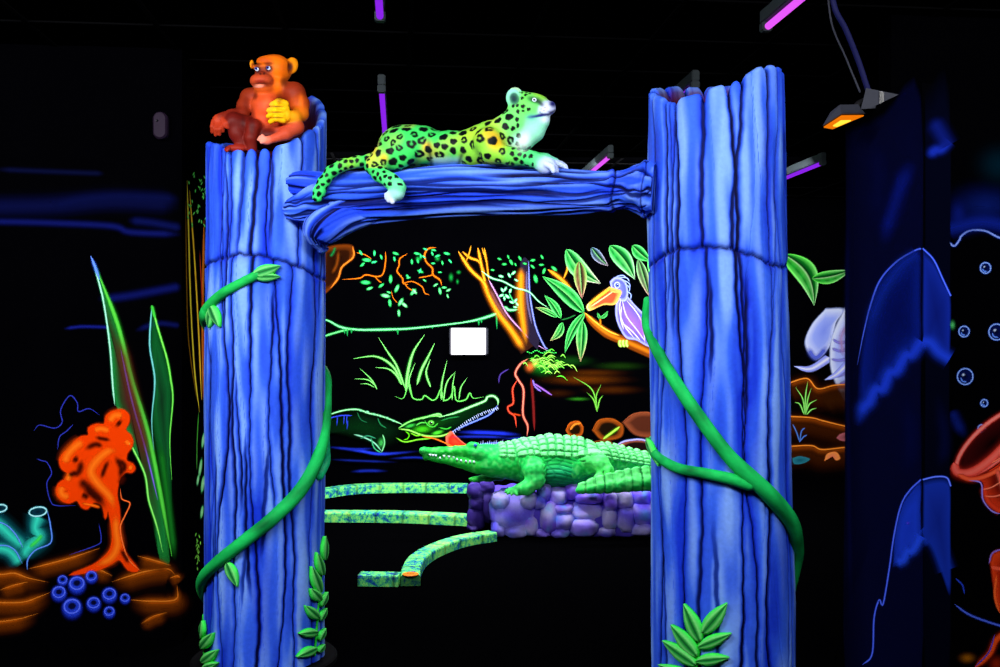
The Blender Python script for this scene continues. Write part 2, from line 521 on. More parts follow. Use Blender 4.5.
class Post:
    def __init__(s, px, dep, R, seed, topfn, seamfn, bowl, lean=0.0, taper=0.0):
        c = at_depth(px, 333.5, dep)
        s.c = np.array([c[0], c[1]]); s.R = R; s.seed = seed
        v = s.c / np.linalg.norm(s.c)
        s.view = np.array([v[0], v[1], 0.0]); s.side = np.array([v[1], -v[0], 0.0])
        s.dep = np.linalg.norm(s.c)
        s.topfn, s.seamfn, s.bowl, s.lean, s.taper = topfn, seamfn, bowl, lean, taper
        r = random.Random(seed)
        s.gr = []
        K = 19
        for k in range(K):
            th = -PI + 2 * PI * (k + r.uniform(-0.28, 0.28)) / K
            s.gr.append((th, r.uniform(0.03, 0.10), r.uniform(1.5, 3.5), r.uniform(0, 6), r.uniform(0.02, 0.05), r.uniform(5, 11), -1, 9, r.uniform(0.85, 1), r.uniform(-.12, .12)))
        for k in range(22):
            th = r.uniform(-PI, PI); z0 = r.uniform(-0.2, 2.0); z1 = z0 + r.uniform(0.4, 1.2)
            s.gr.append((th, r.uniform(0.03, 0.12), r.uniform(1.5, 4), r.uniform(0, 6), r.uniform(0.01, 0.03), r.uniform(5, 9), z0, z1, r.uniform(0.6, 0.95), 0.0))
    def centre(s, z):
        return s.c[0] + s.side[0] * s.lean * (z - 1.2), s.c[1] + s.side[1] * s.lean * (z - 1.2)
    def rad(s, z):
        return s.R * (1 - s.taper * (z - 1.2))
    def field(s, phi, z):
        """(distance to the nearest crack in metres with its strength, wider distance)"""
        crack = np.zeros(np.broadcast(phi, z).shape); soft = crack.copy(); dm = crack + 9.0
        zs = s.seamfn(phi) + 0 * crack
        for th, a, f, p, a2, f2, z0, z1, st, sh in s.gr:
            g = th + sh * (z > zs) + 0.007 * np.sin(33 * z + 3 * p) + 0.004 * np.sin(81 * z + p) + a * np.sin(f * z + p) + a2 * np.sin(f2 * z + 2 * p)
            d = np.abs((phi - g + PI) % (2 * PI) - PI) * s.R
            fade = sstep(z0, z0 + 0.18, z) * (1 - sstep(z1 - 0.18, z1, z)) * st
            thin = 0.75 + 0.35 * np.sin(3.1 * z + 5 * p)
            crack = np.maximum(crack, fade * np.minimum(1, 2.0 * np.exp(-(d / (0.0060 * thin)) ** 2)))
            soft = np.maximum(soft, fade * np.exp(-(d / 0.015) ** 2))
            dm = np.minimum(dm, d / np.maximum(fade, 0.05))
        return crack, soft, dm
    def surf(s, phi, z, out=0.0):
        cx, cy = s.centre(z)
        r = s.rad(z) + out
        dx = -s.view[0] * np.cos(phi) + s.side[0] * np.sin(phi)
        dy = -s.view[1] * np.cos(phi) + s.side[1] * np.sin(phi)
        return np.stack([cx + r * dx, cy + r * dy, z + 0 * phi], -1)
    def hit(s, px, py, out=0.0):
        """(phi, z) where a sight line meets the bark; sight lines past the edge give the edge"""
        d = ray(px, py); R = s.R + out
        z = EYE
        for _ in range(4):
            cx, cy = s.centre(z)
            R = s.rad(z) + out
            ox, oy = CAM[0] - cx, CAM[1] - cy
            A = d[0] ** 2 + d[1] ** 2; B = ox * d[0] + oy * d[1]; C = ox * ox + oy * oy - R * R
            D = B * B - A * C
            t = (-B - math.sqrt(max(D, 0))) / A
            z = EYE + t * d[2]
        p = CAM + d * t
        q = np.array([p[0] - cx, p[1] - cy])
        return math.atan2(q @ s.side[:2], -(q @ s.view[:2])), z
    def build(s, root):
        N, M = 540, 320
        phi = np.linspace(-PI, PI, N, endpoint=False)
        zt = s.topfn(phi)
        cr, so, dm = s.field(phi, zt)
        zt = zt - 0.028 * so - 0.02 * cr
        t = np.linspace(0, 1, M)
        rows, cols = [], []
        PH_, T_ = phi[None, :], t[:, None]
        Z = zt[None, :] * T_
        cr, so, dm = s.field(PH_ + 0 * T_, Z)
        zs = s.seamfn(phi)[None, :] + 0.003 * np.sin(phi * 17 + s.seed)[None, :] + 0.002 * np.sin(phi * 41)[None, :]
        ds = np.abs(Z - zs)
        seam = np.exp(-(ds / 0.007) ** 2); seams = np.exp(-(ds / 0.025) ** 2)
        nz = noise1(PH_ * 3 + 0 * T_, s.seed, 1) if False else 0
        big = np.zeros_like(Z); fine = np.zeros_like(Z)
        for i in range(M):
            for j in range(0, N, 3):
                z = Z[i, j]
                v = Vector((math.cos(phi[j]) * 2.6, math.sin(phi[j]) * 2.6, z * 1.1 + s.seed))
                big[i, j:j + 3] = mnoise.noise(v)
                v = Vector((math.cos(phi[j]) * 6.5, math.sin(phi[j]) * 6.5, z * 3.2 + s.seed))
                fine[i, j:j + 3] = mnoise.noise(v)
        ker = lambda A: (np.roll(A, 1, 1) + A + np.roll(A, -1, 1)) / 3
        big, fine = ker(ker(big)), ker(ker(fine))
        out = 0.003 * (1 - np.exp(-(dm / 0.03) ** 2)) - 0.009 * cr - 0.002 * so - 0.012 * seam + 0.008 * big + 0.005 * fine
        P = s.surf(PH_ + 0 * T_, Z, out)
        w_mid = np.clip(0.6 * so + 0.5 * seams + 0.55 * sstep(0.05, -0.5, big) + 0.4 * sstep(0.0, -0.45, fine), 0, 1)
        w_pale = sstep(0.008, 0.022, dm) * np.clip(0.25 + 1.7 * fine + 0.9 * big, 0, 1)
        C = C_BASE + (C_PALE - C_BASE) * (0.7 * w_pale)[..., None]
        C = C + (C_MID - C) * w_mid[..., None]
        C = C + (C_CRACK - C) * np.clip(np.maximum(cr * 1.05, seam), 0, 1)[..., None]
        rows = [P]; cols = [C]
        # over the rim and down the hollow
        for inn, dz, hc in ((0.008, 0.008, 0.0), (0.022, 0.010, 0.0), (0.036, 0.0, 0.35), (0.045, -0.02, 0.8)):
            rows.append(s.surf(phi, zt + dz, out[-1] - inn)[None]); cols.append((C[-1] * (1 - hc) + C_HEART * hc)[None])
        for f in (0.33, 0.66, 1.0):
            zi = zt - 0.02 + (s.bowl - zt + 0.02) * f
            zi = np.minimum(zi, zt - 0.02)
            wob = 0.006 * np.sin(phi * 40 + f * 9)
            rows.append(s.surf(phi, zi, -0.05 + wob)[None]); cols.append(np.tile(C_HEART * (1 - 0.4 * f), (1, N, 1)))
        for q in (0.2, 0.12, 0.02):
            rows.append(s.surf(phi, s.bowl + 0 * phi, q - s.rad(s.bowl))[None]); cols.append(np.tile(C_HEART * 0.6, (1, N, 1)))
        P = np.vstack(rows).reshape(-1, 3); C = np.vstack(cols).reshape(-1, 3)
        F = [tuple(f) for f in grid_faces(len(P) // N, N, True)]
        F.append(tuple(range(len(P) - N, len(P))))
        F.append(tuple(range(N - 1, -1, -1)))
        return link_mesh('trunk', P, F, M_VCOL, root, C)
    def leaf_on(s, base, tip, wid, parent, name='leaf', bend=0.0, c_in=(20, 150, 60), c_edge=(60, 255, 90), lift=0.012):
        """thick moulded leaf that lies on the bark, from one sight line to another"""
        b = np.array(base, float); t_ = np.array(tip, float)
        ax = t_ - b; n = np.array([-ax[1], ax[0]]) / (np.linalg.norm(ax) + 1e-9)
        top, bot, ct = [], [], []
        nu, nv = 15, 9
        for i in range(nu):
            u = i / (nu - 1)
            sp = b + ax * u + n * bend * math.sin(PI * u)
            w_ = wid * max(0.03, math.sin(PI * min(1, 0.04 + 0.96 * u) ** 0.8)) ** 0.85
            for j in range(nv):
                v = -1 + 2 * j / (nv - 1)
                q = sp + n * w_ * v
                ph, z = s.hit(q[0], q[1])
                h = lift * (1 - v * v) ** 0.5 * (0.5 + 0.5 * math.sin(PI * u)) - 0.004 * math.exp(-(v / 0.12) ** 2)
                top.append(s.surf(np.array(ph), np.array(z), 0.016 + h))
                bot.append(s.surf(np.array(ph), np.array(z), 0.004))
                e = abs(v)
                c = lin(c_in) * (1 - e ** 2) + lin(c_edge) * e ** 2
                c = c + (lin((150, 255, 150)) - c) * 0.6 * math.exp(-((e - 0.55) / 0.2) ** 2)
                if e < 0.13: c = lin((10, 90, 40))
                ct.append(c)
        V = np.array(top + bot); n0 = nu * nv
        F = [tuple(f) for f in grid_faces(nu, nv)] + [tuple(f[::-1]) for f in grid_faces(nu, nv, False, n0)]
        ring = [j for j in range(nv)] + [i * nv + nv - 1 for i in range(1, nu)] + [(nu - 1) * nv + j for j in range(nv - 2, -1, -1)] + [i * nv for i in range(nu - 2, 0, -1)]
        for a, c in zip(ring, ring[1:] + ring[:1]):
            F.append((c, a, a + n0, c + n0))
        return link_mesh(name, V, F, M_VCOL, parent, np.array(ct + ct))
    def vine_on(s, pix, radii, parent, name='vine', extra=None, before=None, c1=(26, 196, 92), c2=(6, 100, 48)):
        pts = []
        for (x, y), r in zip(pix, radii):
            ph, z = s.hit(x, y)
            pts.append(s.surf(np.array(ph), np.array(z), r * 0.55))
        if extra:
            for dphi, z, r in extra[1]:
                pts.append(s.surf(np.array(dphi), np.array(z), r * 0.55)); radii = list(radii) + [r]
            if extra[0] == 'pre':
                k = len(extra[1]); pts = pts[-k:] + pts[:-k]; radii = radii[-k:] + radii[:-k]
        if before:
            pts = [s.surf(np.array(a), np.array(z), r * 0.55) for a, z, r in before] + pts; radii = [r for _, _, r in before] + list(radii)
        V, F, par = tube(pts, radii, 14, len(pts) * 10)
        wv = 0.5 + 0.5 * np.sin(par[:, 0] * 60 + 3 * np.sin(par[:, 1] * 2))
        n2 = np.array([mnoise.noise(Vector(v * 9)) for v in V])
        C = mixc(np.tile(lin(c1), (len(V), 1)), lin(c2), np.clip(0.25 * wv + 0.9 * n2 + 0.1, 0, 1))
        return link_mesh(name, V, F, M_VCOL, parent, C)

def interp_phi(deg, zs):
    d = np.radians(np.array(deg, float)); zs = np.array(zs, float)
    d = np.concatenate([d - 2 * PI, d, d + 2 * PI]); zs = np.tile(zs, 3)
    return lambda phi: np.interp(phi, d, zs)

def zpx(y, dep): return EYE + (333.5 - y) / 1000.0 * dep

topL = interp_phi([-110, -80, -50, -25, 0, 20, 38, 52, 65, 80, 100, 125, 150, 180, 215],
                  [zpx(146, 4.9), zpx(142, 4.75), zpx(146, 4.65), zpx(151, 4.6), zpx(149, 4.58), zpx(143, 4.6), zpx(132, 4.63), zpx(126, 4.68), zpx(122, 4.75),
                   zpx(114, 4.82), zpx(104, 4.95), zpx(97, 5.1), zpx(112, 5.15), zpx(140, 5.15), zpx(146, 5.1)])
seamL = interp_phi([-90, -45, -25, 0, 30, 60, 90, 180], [zpx(267, 4.85), zpx(259, 4.65), zpx(254, 4.6), zpx(256, 4.58), zpx(265, 4.6), zpx(276, 4.7), zpx(281, 4.85), zpx(270, 5)])
topR = interp_phi([-100, -75, -55, -35, -15, 0, 15, 28, 38, 52, 75, 95, 140, 180, 220],
                  [zpx(88, 4.2), zpx(90, 4.05), zpx(94, 3.95), zpx(97, 3.88), zpx(92, 3.85), zpx(86, 3.84), zpx(82, 3.85), zpx(75, 3.88), zpx(69, 3.9), zpx(68, 3.95),
                   zpx(72, 4.05), zpx(80, 4.15), zpx(90, 4.4), zpx(92, 4.45), zpx(90, 4.4)])
seamR = interp_phi([-90, -60, -35, 0, 25, 50, 70, 90, 180], [zpx(270, 4.14), zpx(258, 4.0), zpx(248, 3.9), zpx(246, 3.84), zpx(254, 3.87), zpx(266, 3.95), zpx(268, 4.03), zpx(264, 4.14), zpx(268, 4.4)])

rootL = empty('tree_trunk_post', (*at_depth(265.5, 333.5, 4.88)[:2], 0))
tag(rootL, 'glowing blue tree trunk post with the monkey statue on its jagged top', 'post', 'blue tree trunk posts of the archway')
postL = Post(265.5, 4.88, 0.284, 3, topL, seamL, zpx(152, 4.65), lean=0.003)
postL.build(rootL)
rootR = empty('tree_trunk_post', (*at_depth(720.5, 333.5, 4.14)[:2], 0))
tag(rootR, 'thicker blue tree trunk post with forked green vine, beside the painted elephant', 'post', 'blue tree trunk posts of the archway')
postR = Post(720.0, 4.14, 0.283, 11, topR, seamR, zpx(110, 4.1), lean=-0.012, taper=0.022)
postR.build(rootR)

# dark foot plates
M_FOOT = mat_plain('black_rubber', (5, 5, 8), 0.9, 0.05)
for root, post in ((rootL, postL), (rootR, postR)):
    cx, cy = post.centre(0)
    ang = np.linspace(0, 2 * PI, 64, endpoint=False)
    rws = []
    for r, z in ((0.35, 0.001), (0.35, 0.022), (0.342, 0.03), (0.10, 0.03)):
        rws.append(np.stack([cx + r * np.cos(ang), cy + r * np.sin(ang), z + 0 * ang], -1))
    V = np.vstack(rws)
    link_mesh('foot_plate', V, [tuple(f) for f in grid_faces(4, 64, True)] + [tuple(range(63, -1, -1)), tuple(range(192, 256))], M_FOOT, root, smooth=False)

# vines and leaves of the left post
v1 = postL.vine_on([(326, 396), (322, 430), (314, 460), (298, 490), (272, 518), (246, 540), (222, 560), (206, 578)], [0.022, 0.026, 0.032, 0.033, 0.032, 0.031, 0.029, 0.027], rootL,
                   extra=('post', [(-1.75, zpx(592, 4.9), 0.024), (-2.1, zpx(606, 5), 0.014)]), before=[(2.4, zpx(352, 5.0), 0.014), (1.75, zpx(372, 4.9), 0.019)])
tag(v1, 'long green vine slanting across the lower trunk')
ph_, z_ = postL.hit(327, 380)
v2 = postL.vine_on([(328, 432), (327, 440), (326, 450), (324, 462), (317, 476)], [0.016, 0.017, 0.018, 0.02, 0.022], rootL, before=[(2.3, zpx(415, 5.0), 0.012), (1.7, zpx(425, 4.9), 0.015)], c1=(20, 190, 120), c2=(10, 110, 80))
v3 = postL.vine_on([(207, 318), (210, 308), (224, 294), (246, 281), (262, 273)], [0.024, 0.024, 0.023, 0.022, 0.02], rootL, extra=('pre', [(-1.9, zpx(330, 4.95), 0.018)]), c1=(30, 190, 84), c2=(10, 120, 50))
tag(v3, 'short green vine with leaf tip under the crack of the upper trunk')
postL.leaf_on((254, 275), (280, 266), 6.5, v3, c_in=(10, 130, 60), lift=0.022)
postL.leaf_on((256, 277), (280, 277), 5.0, v3, c_in=(10, 120, 50), lift=0.018)
postL.leaf_on((213, 305), (222, 327), 5.0, v3, c_in=(10, 120, 60), lift=0.014)
postL.leaf_on((214, 308), (212, 328), 4.0, v3, c_in=(10, 120, 60), lift=0.012)
postL.leaf_on((229, 562), (239, 586), 5.5, v1, c_in=(14, 140, 60), lift=0.012)
def sprig(post, root, stem, leaves, r=0.006, name='leaf_sprig'):
    st = post.vine_on(stem, [r] * len(stem), root, name, c1=(40, 220, 60), c2=(20, 150, 40))
    for b, t, w in leaves:
        post.leaf_on(b, t, w, st, c_in=(12, 150, 50), c_edge=(50, 240, 80), lift=0.012)
    return st
tag(sprig(postL, rootL, [(314, 655), (316, 630), (318, 600), (321, 570), (323, 545)],
      [((314, 648), (295, 656), 5.0), ((315, 632), (297, 633), 4.8), ((316, 618), (303, 605), 5.0), ((318, 600), (308, 588), 5), ((318, 592), (309, 566), 5),
       ((320, 575), (314, 552), 4), ((322, 560), (322, 536), 3), ((317, 640), (322, 628), 3), ((318, 620), (323, 608), 3), ((319, 606), (324, 592), 3), ((316, 652), (321, 644), 3)]),
    'green leafy sprig climbing the lower trunk beside the curbs')
tag(sprig(postL, rootL, [(206, 664), (204, 640), (204, 615)], [((205, 662), (220, 649), 5.0), ((204, 648), (216, 632), 5), ((206, 668), (220, 662), 4.2), ((204, 638), (206, 620), 2.6)]),
    'small leafy sprig at the foot near the undersea wall')

# vines of the right post
w1 = postR.vine_on([(648, 300), (650, 326), (664, 358), (684, 392), (706, 425), (728, 455), (748, 476), (768, 496), (786, 520), (793, 545)],
                   [0.018, 0.022, 0.024, 0.026, 0.027, 0.028, 0.032, 0.033, 0.032, 0.028], rootR, extra=('post', [(1.62, zpx(556, 4.2), 0.024), (1.85, zpx(590, 4.25), 0.012)]))
tag(w1, 'long green vine slanting down across the trunk')
w2 = postR.vine_on([(652, 446), (662, 458), (680, 468), (705, 473), (728, 478), (748, 484)], [0.016, 0.019, 0.021, 0.022, 0.024, 0.026], rootR, extra=('pre', [(-1.75, zpx(440, 4.2), 0.012)]))
tag(w2, 'side shoot that joins the long vine')
postR.leaf_on((650, 438), (662, 466), 2.6, w2, c_in=(12, 140, 70), lift=0.012)
tag(sprig(postR, rootR, [(694, 690), (697, 660), (701, 640), (706, 622)],
      [((701, 640), (686, 603), 7.5), ((704, 632), (727, 602), 8.0), ((698, 655), (674, 624), 7.5), ((700, 646), (731, 632), 6.2), ((697, 664), (666, 640), 7), ((698, 660), (729, 656), 6.0), ((695, 680), (662, 664), 7), ((696, 678), (726, 678), 6)], 0.008),
    'green fern sprig of broad leaves low on the trunk')

# ------------------------------------------------------------------ log beam across the posts
def plane_pt(px, py, off, p0, ux, n):
    return on_plane(px, py, np.array(p0) + off * n, n)
AL, AR = np.array([*postL.c, 0.0]), np.array([*postR.c, 0.0])
UX = (AR - AL); UX /= np.linalg.norm(UX)
UN = np.array([-UX[1], UX[0], 0.0])            # away from the camera
BOFF = -0.12                                   # the beam runs a little in front of the post centres
def BP(px, py, off=0.0):
    return on_plane(px, py, AL + (BOFF + off) * UN, UN)
def bscale(px):                                # metres per pixel on the beam's plane
    return np.linalg.norm(BP(px + 1, 200) - BP(px, 200)) * 0.5 + np.linalg.norm(BP(px, 201) - BP(px, 200)) * 0.5

def log_piece(name, root, st, K, seed, rings=(), n=420, m=240, flute=0.0, shade=0.3):
    """length of rough wood: st = (x, y, half height, depth offset) along its axis"""
    P = np.array([BP(a, b, o) for a, b, _, o in st]); R = np.array([c * np.linalg.norm(BP(a, 201) - BP(a, 200)) for a, b, c, _ in st])
    C = catmull(P, n); Rr = np.maximum(catmull(R[:, None], n)[:, 0], 0.004)
    T = np.gradient(C, axis=0); T /= np.linalg.norm(T, axis=1)[:, None]
    u = np.linspace(0, 1, n)[:, None]; a = np.linspace(0, 2 * PI, m, endpoint=False)[None, :]
    Lw = np.linalg.norm(np.diff(C, axis=0), axis=1).sum(); rm = R.mean()
    r = random.Random(seed)
    crack = np.zeros((n, m)); soft = crack.copy()
    for k in range(K):
        th = 2 * PI * (k + r.uniform(-.5, .5)) / K
        u0 = r.uniform(-0.3, 0.85); u1 = u0 + r.uniform(0.35, 0.95); s_ = r.uniform(0.8, 1)
        q = Lw / 2.0
        g = th + r.uniform(.10, .30) * np.sin(r.uniform(6, 14) * q * u + r.uniform(0, 6)) + 0.07 * np.sin(r.uniform(18, 34) * q * u + r.uniform(0, 6)) + 0.035 * np.sin(r.uniform(55, 90) * q * u + r.uniform(0, 6))
        d = np.abs((a - g + PI) % (2 * PI) - PI) * rm
        fd = sstep(u0, u0 + .06, u) * (1 - sstep(u1 - .06, u1, u)) * s_
        thin = 0.7 + 0.4 * np.sin(30 * q * u + k)
        crack = np.maximum(crack, fd * np.minimum(1, 2.6 * np.exp(-(d / (0.0058 * thin)) ** 2))); soft = np.maximum(soft, fd * 0.8 * np.exp(-(d / 0.010) ** 2))
    rg = np.zeros((n, m)); kn = rg.copy()
    for uk, sg in rings:
        uu = uk + 0.014 * np.sin(a + 0.5) + 0.006 * np.sin(3 * a)
        rg = np.maximum(rg, sg * np.exp(-((u - uu) / 0.005) ** 2)); kn = np.maximum(kn, sg * np.exp(-((u - uu + 0.012) / 0.016) ** 2))
    nz = np.array([[mnoise.noise(Vector((uu * 2.5 * Lw, math.cos(aa) * 1.3, math.sin(aa) * 1.3 + seed))) for aa in a[0]] for uu in u[:, 0]])
    nf = np.array([[mnoise.noise(Vector((uu * 5 * Lw, math.cos(aa) * 4.5, math.sin(aa) * 4.5 + 9 + seed))) for aa in a[0]] for uu in u[:, 0]])
    k_ = min(1, rm / 0.1)
    out = k_ * (0.016 * nz + 0.008 * nf - 0.010 * crack - 0.005 * soft + 0.014 * kn - 0.008 * rg)
    if flute: out = out + flute * np.exp(-((u - 0.96) / 0.05) ** 2) * np.sin(7 * a + 1)
    rad = Rr[:, None] * np.minimum(1, 1 + out / rm) + np.maximum(out, 0) * 0.8
    e2 = np.cross(T, -UN); e2 = np.where((e2[:, 2:] < 0), -e2, e2); e1 = -UN
    V = C[:, None, :] + rad[..., None] * (np.cos(a)[..., None] * e1 * 0.95 + np.sin(a)[..., None] * e2[:, None, :])
    w_pale = np.clip(0.28 + 1.5 * nf + 0.7 * nz, 0, 1) * (1 - soft)
    Cb = C_BASE * (1 - shade) + C_MID * shade
    Cc = Cb + (C_PALE - Cb) * (0.6 * w_pale)[..., None]
    Cc = Cc + (C_MID - Cc) * np.clip(0.75 * soft + 0.3 * kn + 0.5 * sstep(0.05, -0.4, nz), 0, 1)[..., None]
    Cc = Cc + (C_CRACK - Cc) * np.clip(np.maximum(crack, rg * 0.9), 0, 1)[..., None]
    V = V.reshape(-1, 3)
    F = [tuple(f) for f in grid_faces(n, m, True)] + [tuple(range(m - 1, -1, -1)), tuple(range((n - 1) * m, n * m))]
    return link_mesh(name, V, F, M_VCOL, root, Cc.reshape(-1, 3))

def build_beam():
    root = empty('crossing_log', tuple(BP(470, 215)))
    tag(root, 'rough blue log lying across the archway under the leopard statue', 'log')
    log_piece('log', root, [(285, 209, 2, -.05), (287, 209, 8, -.05), (293, 208.5, 12.5, -.05), (304, 207.5, 17, -.04), (322, 203, 24, -.02), (345, 199, 28, 0), (400, 195.5, 26.5, 0), (460, 192, 26, 0), (520, 192, 24.5, 0), (570, 193, 23.5, 0), (606, 192, 20.5, 0), (624, 190, 21, 0), (636, 189.5, 25, 0), (648, 189, 28, 0), (656, 189, 27, 0)],
              50, 5, ((0.748, 1), (0.92, .8)), flute=0.012)
    log_piece('knot', root, [(289, 184, 2, -.02), (290.5, 184, 9, -.02), (296, 184, 13, -.02), (308, 184.5, 15, -.02), (325, 187, 16, 0), (345, 193, 15, .02)], 14, 8, ((0.25, .7),), 120, 140, shade=0.6)
    log_piece('root_stub', root, [(324, 252, 2, .03), (323, 250, 7, .03), (319, 244, 12, .0), (318, 235, 16.5, -.03), (328, 223, 20, -.03), (350, 210, 21, -.01), (375, 204, 18, .0), (395, 199, 14, .02)], 18, 3, ((0.1, .6),), 140, 160, shade=0.6)
    return root
beam = build_beam()
# ================================================================== statues
def proj(V):
    q = V - CAM
    d = q @ FWD
    return 500 + 1000 * (q @ RIGHT) / d, 333.5 - 1000 * q[:, 2] / d

def blob(sc, px, py, off, rx, ry, rd, col, P, s, k=None, rot=0.0, sub=False, yaw=0.0):
    """lump: rx, ry across and up in photo units, rd in depth"""
    c, sn = math.cos(rot), math.sin(rot)
    h = RIGHT * math.cos(yaw) + FWD * math.sin(yaw); f = -RIGHT * math.sin(yaw) + FWD * math.cos(yaw)
    A = np.array([h * c + UP * sn, -h * sn + UP * c, f])
    sc.ell(P(px, py, off), (rx * s, ry * s, rd * s), col, A, k, sub)

def small_ball(name, c, r, mat, parent, squash=None, n=16):
    V, F = [], []
    rows = n // 2 + 1
    for i in range(rows):
        th = PI * i / (rows - 1)
        for j in range(n):
            a = 2 * PI * j / n
            v = np.array([math.sin(th) * math.cos(a), math.sin(th) * math.sin(a), math.cos(th)])
            if squash is not None: v = v @ squash
            V.append(np.array(c) + r * v)
    return link_mesh(name, V, [tuple(f) for f in grid_faces(rows, n, True)], mat, parent)

M_EYEWHITE = mat_plain('white_eye_paint', (225, 235, 255), 0.25, 0.5)
M_EYEBLUE = mat_plain('pale_blue_iris_paint', (34, 74, 200), 0.25, 0.5)
M_PUPIL = mat_plain('black_pupil_paint', (4, 4, 10), 0.2, 0.5)
M_TOOTH = mat_plain('white_tooth_paint', (225, 240, 255), 0.35, 0.3)

# ------------------------------------------------------------------ monkey
MD = 4.74
def MP(px, py, off=0.0): return at_depth(px, py, MD + off)
ms = MD / 1000.0
def monkey():
    OR, RB, DK, CH, YE, FACE = (244, 112, 12), (132, 40, 16), (84, 14, 10), (206, 74, 32), (255, 186, 10), (190, 70, 34)
    s = Sculpt(0.016)
    # head
    blob(s, 276, 69.5, 0.0, 15.5, 14.5, 17, OR, MP, ms, 0.02)
    blob(s, 268, 62, -0.035, 11.5, 6, 9, OR, MP, ms, 0.016)                      # forehead
    blob(s, 262.5, 66.8, -0.066, 11.0, 3.2, 4.5, OR, MP, ms, 0.012, rot=0.05)    # brow ridge
    blob(s, 265, 74, -0.045, 10, 8, 8, FACE, MP, ms, 0.014)                      # cheeks
    blob(s, 261.5, 80.8, -0.082, 11.2, 7.6, 10, FACE, MP, ms, 0.014, rot=0.05)     # muzzle
    blob(s, 263.5, 88.0, -0.06, 9.4, 5.8, 8.6, (226, 96, 30), MP, ms, 0.012)                # lower jaw
    blob(s, 275, 85.5, -0.02, 11, 10, 10, OR, MP, ms, 0.018)                         # jowl
    blob(s, 262.2, 73.3, -0.094, 3.0, 2.2, 3, RB, MP, ms, 0.008)                 # nose
    blob(s, 260.8, 83.4, -0.128, 7.6, 0.75, 5, (70, 10, 10), MP, ms, 0.004, rot=0.06, sub=True)   # mouth line
    for ex, ey in ((257.0, 69.3), (268.6, 68.3)):
        blob(s, ex, ey, -0.094, 3.2, 2.8, 4, (40, 16, 30), MP, ms, 0.006, sub=True)
    # ears
    blob(s, 292, 65.5, 0.01, 6.2, 8.6, 3.4, (255, 150, 12), MP, ms, 0.010, rot=-0.25, yaw=0.5)
    blob(s, 290.2, 67, -0.022, 3.0, 5.2, 2.8, (120, 30, 16), MP, ms, 0.006, rot=-0.25, sub=True)
    blob(s, 252.0, 64.5, -0.015, 2.2, 4.6, 4, (255, 150, 12), MP, ms, 0.008)
    # trunk
    blob(s, 268, 96, 0.0, 12.5, 9, 13, CH, MP, ms, 0.02)
    blob(s, 264.5, 106, -0.03, 13, 12, 13, CH, MP, ms, 0.022)
    blob(s, 265, 121, -0.035, 14.5, 14, 14, (212, 74, 34), MP, ms, 0.022)
    blob(s, 270, 118, 0.05, 18, 20, 13, RB, MP, ms, 0.025)
    blob(s, 268, 138, -0.01, 22, 13, 20, DK, MP, ms, 0.02)
    # arm on the right with the yellow hand on the chest
    s.chain([MP(286, 91, 0.0), MP(294.5, 93, -0.01), MP(299.5, 104, -0.02), MP(300.5, 114, -0.035)], [9.5 * ms, 10.2 * ms, 9.2 * ms, 7.8 * ms], [RB, (140, 44, 18), (206, 84, 18)], 0.016)
    s.chain([MP(300.5, 114, -0.035), MP(294, 117.5, -0.085), MP(287, 115.5, -0.115)], [7.6 * ms, 6.2 * ms, 5.2 * ms], [(240, 128, 18), (250, 165, 18)], 0.012)
    blob(s, 282.5, 113, -0.122, 7.2, 9.6, 5.2, YE, MP, ms, 0.008, rot=0.35)
    fing = [((286, 104), (278.5, 101.2), (271.5, 104.6)), ((284, 109.4), (276, 106.8), (268.6, 110.6)), ((283, 115.0), (275, 112.6), (268.2, 116.2)), ((283, 120.4), (276, 118.6), (270.4, 121.6))]
    for a, b, c in fing:
        s.chain([MP(*a, -0.138), MP(*b, -0.158), MP(*c, -0.142)], [3.1 * ms, 2.9 * ms, 2.4 * ms], YE, 0.003)
    s.chain([MP(287, 108.5, -0.128), MP(285.5, 103, -0.14), MP(280, 100.2, -0.148)], [2.7 * ms, 2.4 * ms, 1.9 * ms], YE, 0.005)
    # arm on the left resting on the raised knee
    s.chain([MP(257, 95, 0.0), MP(249.5, 97.5, 0.0), MP(245, 106, -0.02), MP(242, 113.5, -0.045)], [8.6 * ms, 8.6 * ms, 7.6 * ms, 6.6 * ms], [RB, RB, (130, 38, 16)], 0.016)
    s.chain([MP(242, 113.5, -0.045), MP(232, 115, -0.085), MP(221.5, 117.5, -0.115)], [6.4 * ms, 5.4 * ms, 4.8 * ms], (116, 30, 16), 0.012)
    blob(s, 217.8, 121, -0.118, 5.2, 6.4, 4.4, (176, 56, 26), MP, ms, 0.008, rot=0.2)
    for fx, fy, tx, ty in ((213.4, 121, 212.2, 132), (216.8, 124, 215.6, 135), (220.2, 124, 219.4, 134.5), (223, 122, 223, 131)):
        s.chain([MP(fx, fy, -0.13), MP((fx + tx) / 2 - 0.6, (fy + ty) / 2, -0.143), MP(tx, ty, -0.13)], [2.3 * ms, 2.15 * ms, 1.8 * ms], (168, 50, 24), 0.0035)
    s.chain([MP(222, 119, -0.128), MP(226, 123.5, -0.14), MP(227, 127.5, -0.137)], [2.4 * ms, 2.2 * ms, 1.7 * ms], (168, 50, 24), 0.005)
    # raised leg on the left
    s.chain([MP(258, 135, -0.03), MP(246, 126, -0.075), MP(233.5, 121.5, -0.105)], [11 * ms, 9.8 * ms, 8.2 * ms], DK, 0.014)
    s.chain([MP(233.5, 121.5, -0.105), MP(237, 134, -0.10), MP(243, 147, -0.09)], [8.2 * ms, 7.4 * ms, 6.0 * ms], (100, 20, 14), 0.012)
    blob(s, 236, 148.5, -0.115, 10, 4.0, 5, (140, 34, 22), MP, ms, 0.01)
